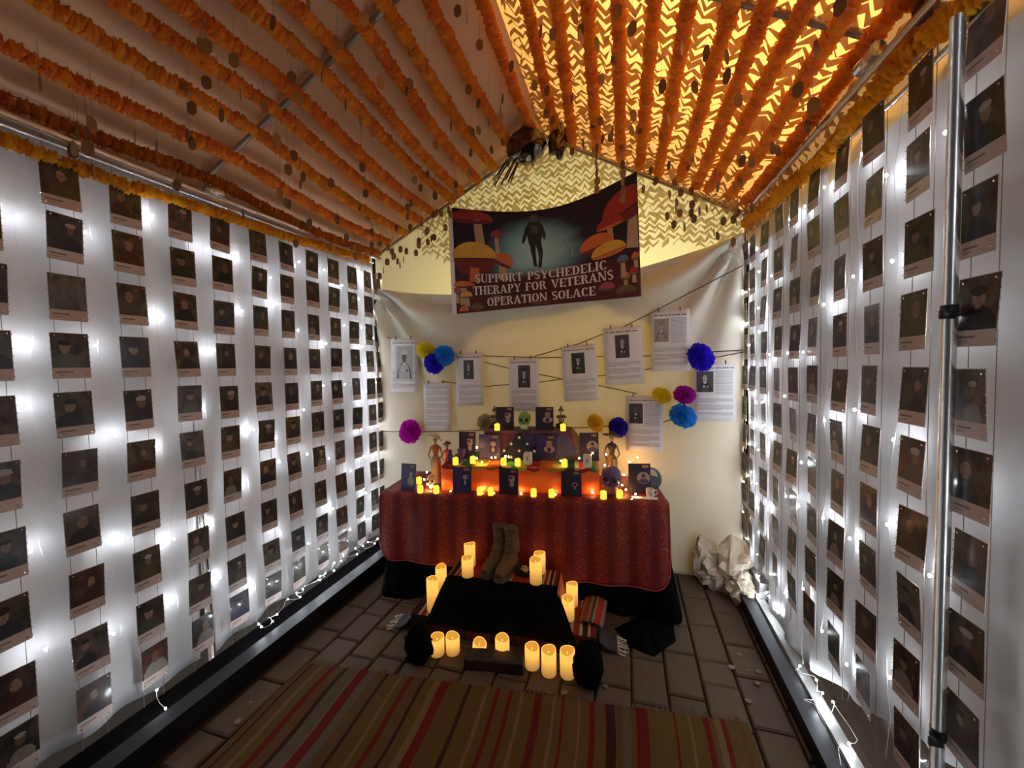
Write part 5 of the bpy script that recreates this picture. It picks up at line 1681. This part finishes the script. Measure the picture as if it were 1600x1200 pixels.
RC = dict(B=(.105, .056, .018), O=(.10, .062, .014), T=(.15, .095, .036), G=(.10, .078, .052), R=(.12, .007, .006), D=(.036, .010, .006), A=(.11, .042, .012))
RM = [rug_mat(n_, c) for n_, c in RC.items()]; RI = {n_: i for i, n_ in enumerate(RC)}
STR = [(480, 'B'), (488, 'D'), (491, 'B'), (503, 'T'), (508, 'O'), (519, 'R'), (527, 'B'), (540, 'D'), (546, 'G'), (562, 'T'), (565, 'R'), (578, 'G'), (590, 'B'), (605, 'D'), (610, 'O'), (628, 'T'), (632, 'O'), (642, 'R'), (649, 'B'), (664, 'D'), (669, 'O'), (682, 'T'), (692, 'R'), (705, 'B'), (718, 'O'), (734, 'D'), (740, 'O'), (752, 'B'), (762, 'T'), (767, 'O'), (778, 'R'), (784, 'B'), (798, 'R'), (804, 'O'), (816, 'T'), (821, 'O'), (838, 'R'), (843, 'D'), (845, 'R'), (850, 'B'), (866, 'T'), (870, 'B'), (880, 'R'), (884, 'B'), (905, 'T'), (908, 'B'), (922, 'R'), (930, 'B'), (946, 'D'), (960, 'B'), (970, 'G'), (984, 'B'), (992, 'R'), (1010, 'B'), (1028, 'O'), (1049, 'R'), (1053, 'O'), (1072, 'T'), (1076, 'O'), (1095, 'R'), (1104, 'B'), (1112, 'T'), (1122, 'R'), (1130, 'O'), (1148, 'A'), (1157, 'O'), (1166, None)]
mb = MB()
def far(px): return onZ(px, 1036 + (px - 487) * 92 / 672, .010)
NV = 14
for (pa, ka), (pb, kb) in zip(STR, STR[1:]):
    A, B_ = far(pa), far(pb)
    for j in range(NV):
        def rp_(P, f):
            y = P.y + (.80 - P.y) * f
            wob = .006 * math.sin(f * 9 + P.x * 2) * (1 - f * .3)
            return (P.x + wob + f * .03 * (0 if P.x > 0 else 1) * 1.2, y, .010 + .0025 * math.sin(P.x * 17 + f * 8))
        f0, f1 = j / NV, (j + 1) / NV
        mb.quad(rp_(A, f1), rp_(B_, f1), rp_(B_, f0), rp_(A, f0), RI[ka])
rug = part('rug', mb, RM, None); tag(solid(rug, .008, -1), 'woven rug striped in red, tan, olive and grey on the pavers', 'rug')
b = MB()
rg = random.Random(9)
for px in range(484, 1164, 7):
    p = far(px); b.tube([p, p + Vector((rg.uniform(-.006, .006), .018, -.004)), p + Vector((rg.uniform(-.012, .012), .034, -.006))], .0018, 4)
part('fringe', b, rug_mat('fringe', (.22, .15, .08)), rug, kind='stuff')

# ------------------------------------------------------------------ fallen petals on the pavers
rg = random.Random(17)
PET = [(1155, 1023, 'near the right curb, upper'), (1143, 1043, 'middle of the right pavers'), (1186, 1050, 'the largest, near the right curb'), (1183, 1068, 'just below the largest petal'), (1170, 1048, 'left of the largest petal'), (1170, 1096, 'lowest by the right curb'), (946, 1073, 'near the right black bundle'), (882, 1083, 'before the candles near the rug'), (1101, 878, 'beside the right table end'), (392, 1098, 'left of the rug'), (372, 1128, 'on the left pavers at the rug edge')]
for px, py, lb in PET:
    p = onZ(px, py, .008); s_ = rg.uniform(.008, .017)
    b = MB(); b.grid(lambda u, v: ((u - .5) * 2 * s_ * math.sin(PI * (.1 + .8 * v)), (v - .5) * 2.2 * s_, .012 * ((u - .5) ** 2 + (v - .5) ** 2)), 4, 4)
    o = part('fallen_petal', b, M['leaf'], None, True); o.location = p; o.rotation_euler = (0, 0, rg.uniform(0, 6)); tag(solid(o, .001, 1), 'pale dry petal on the pavers, %s' % lb, 'petal', 'fallen petals on the pavers')
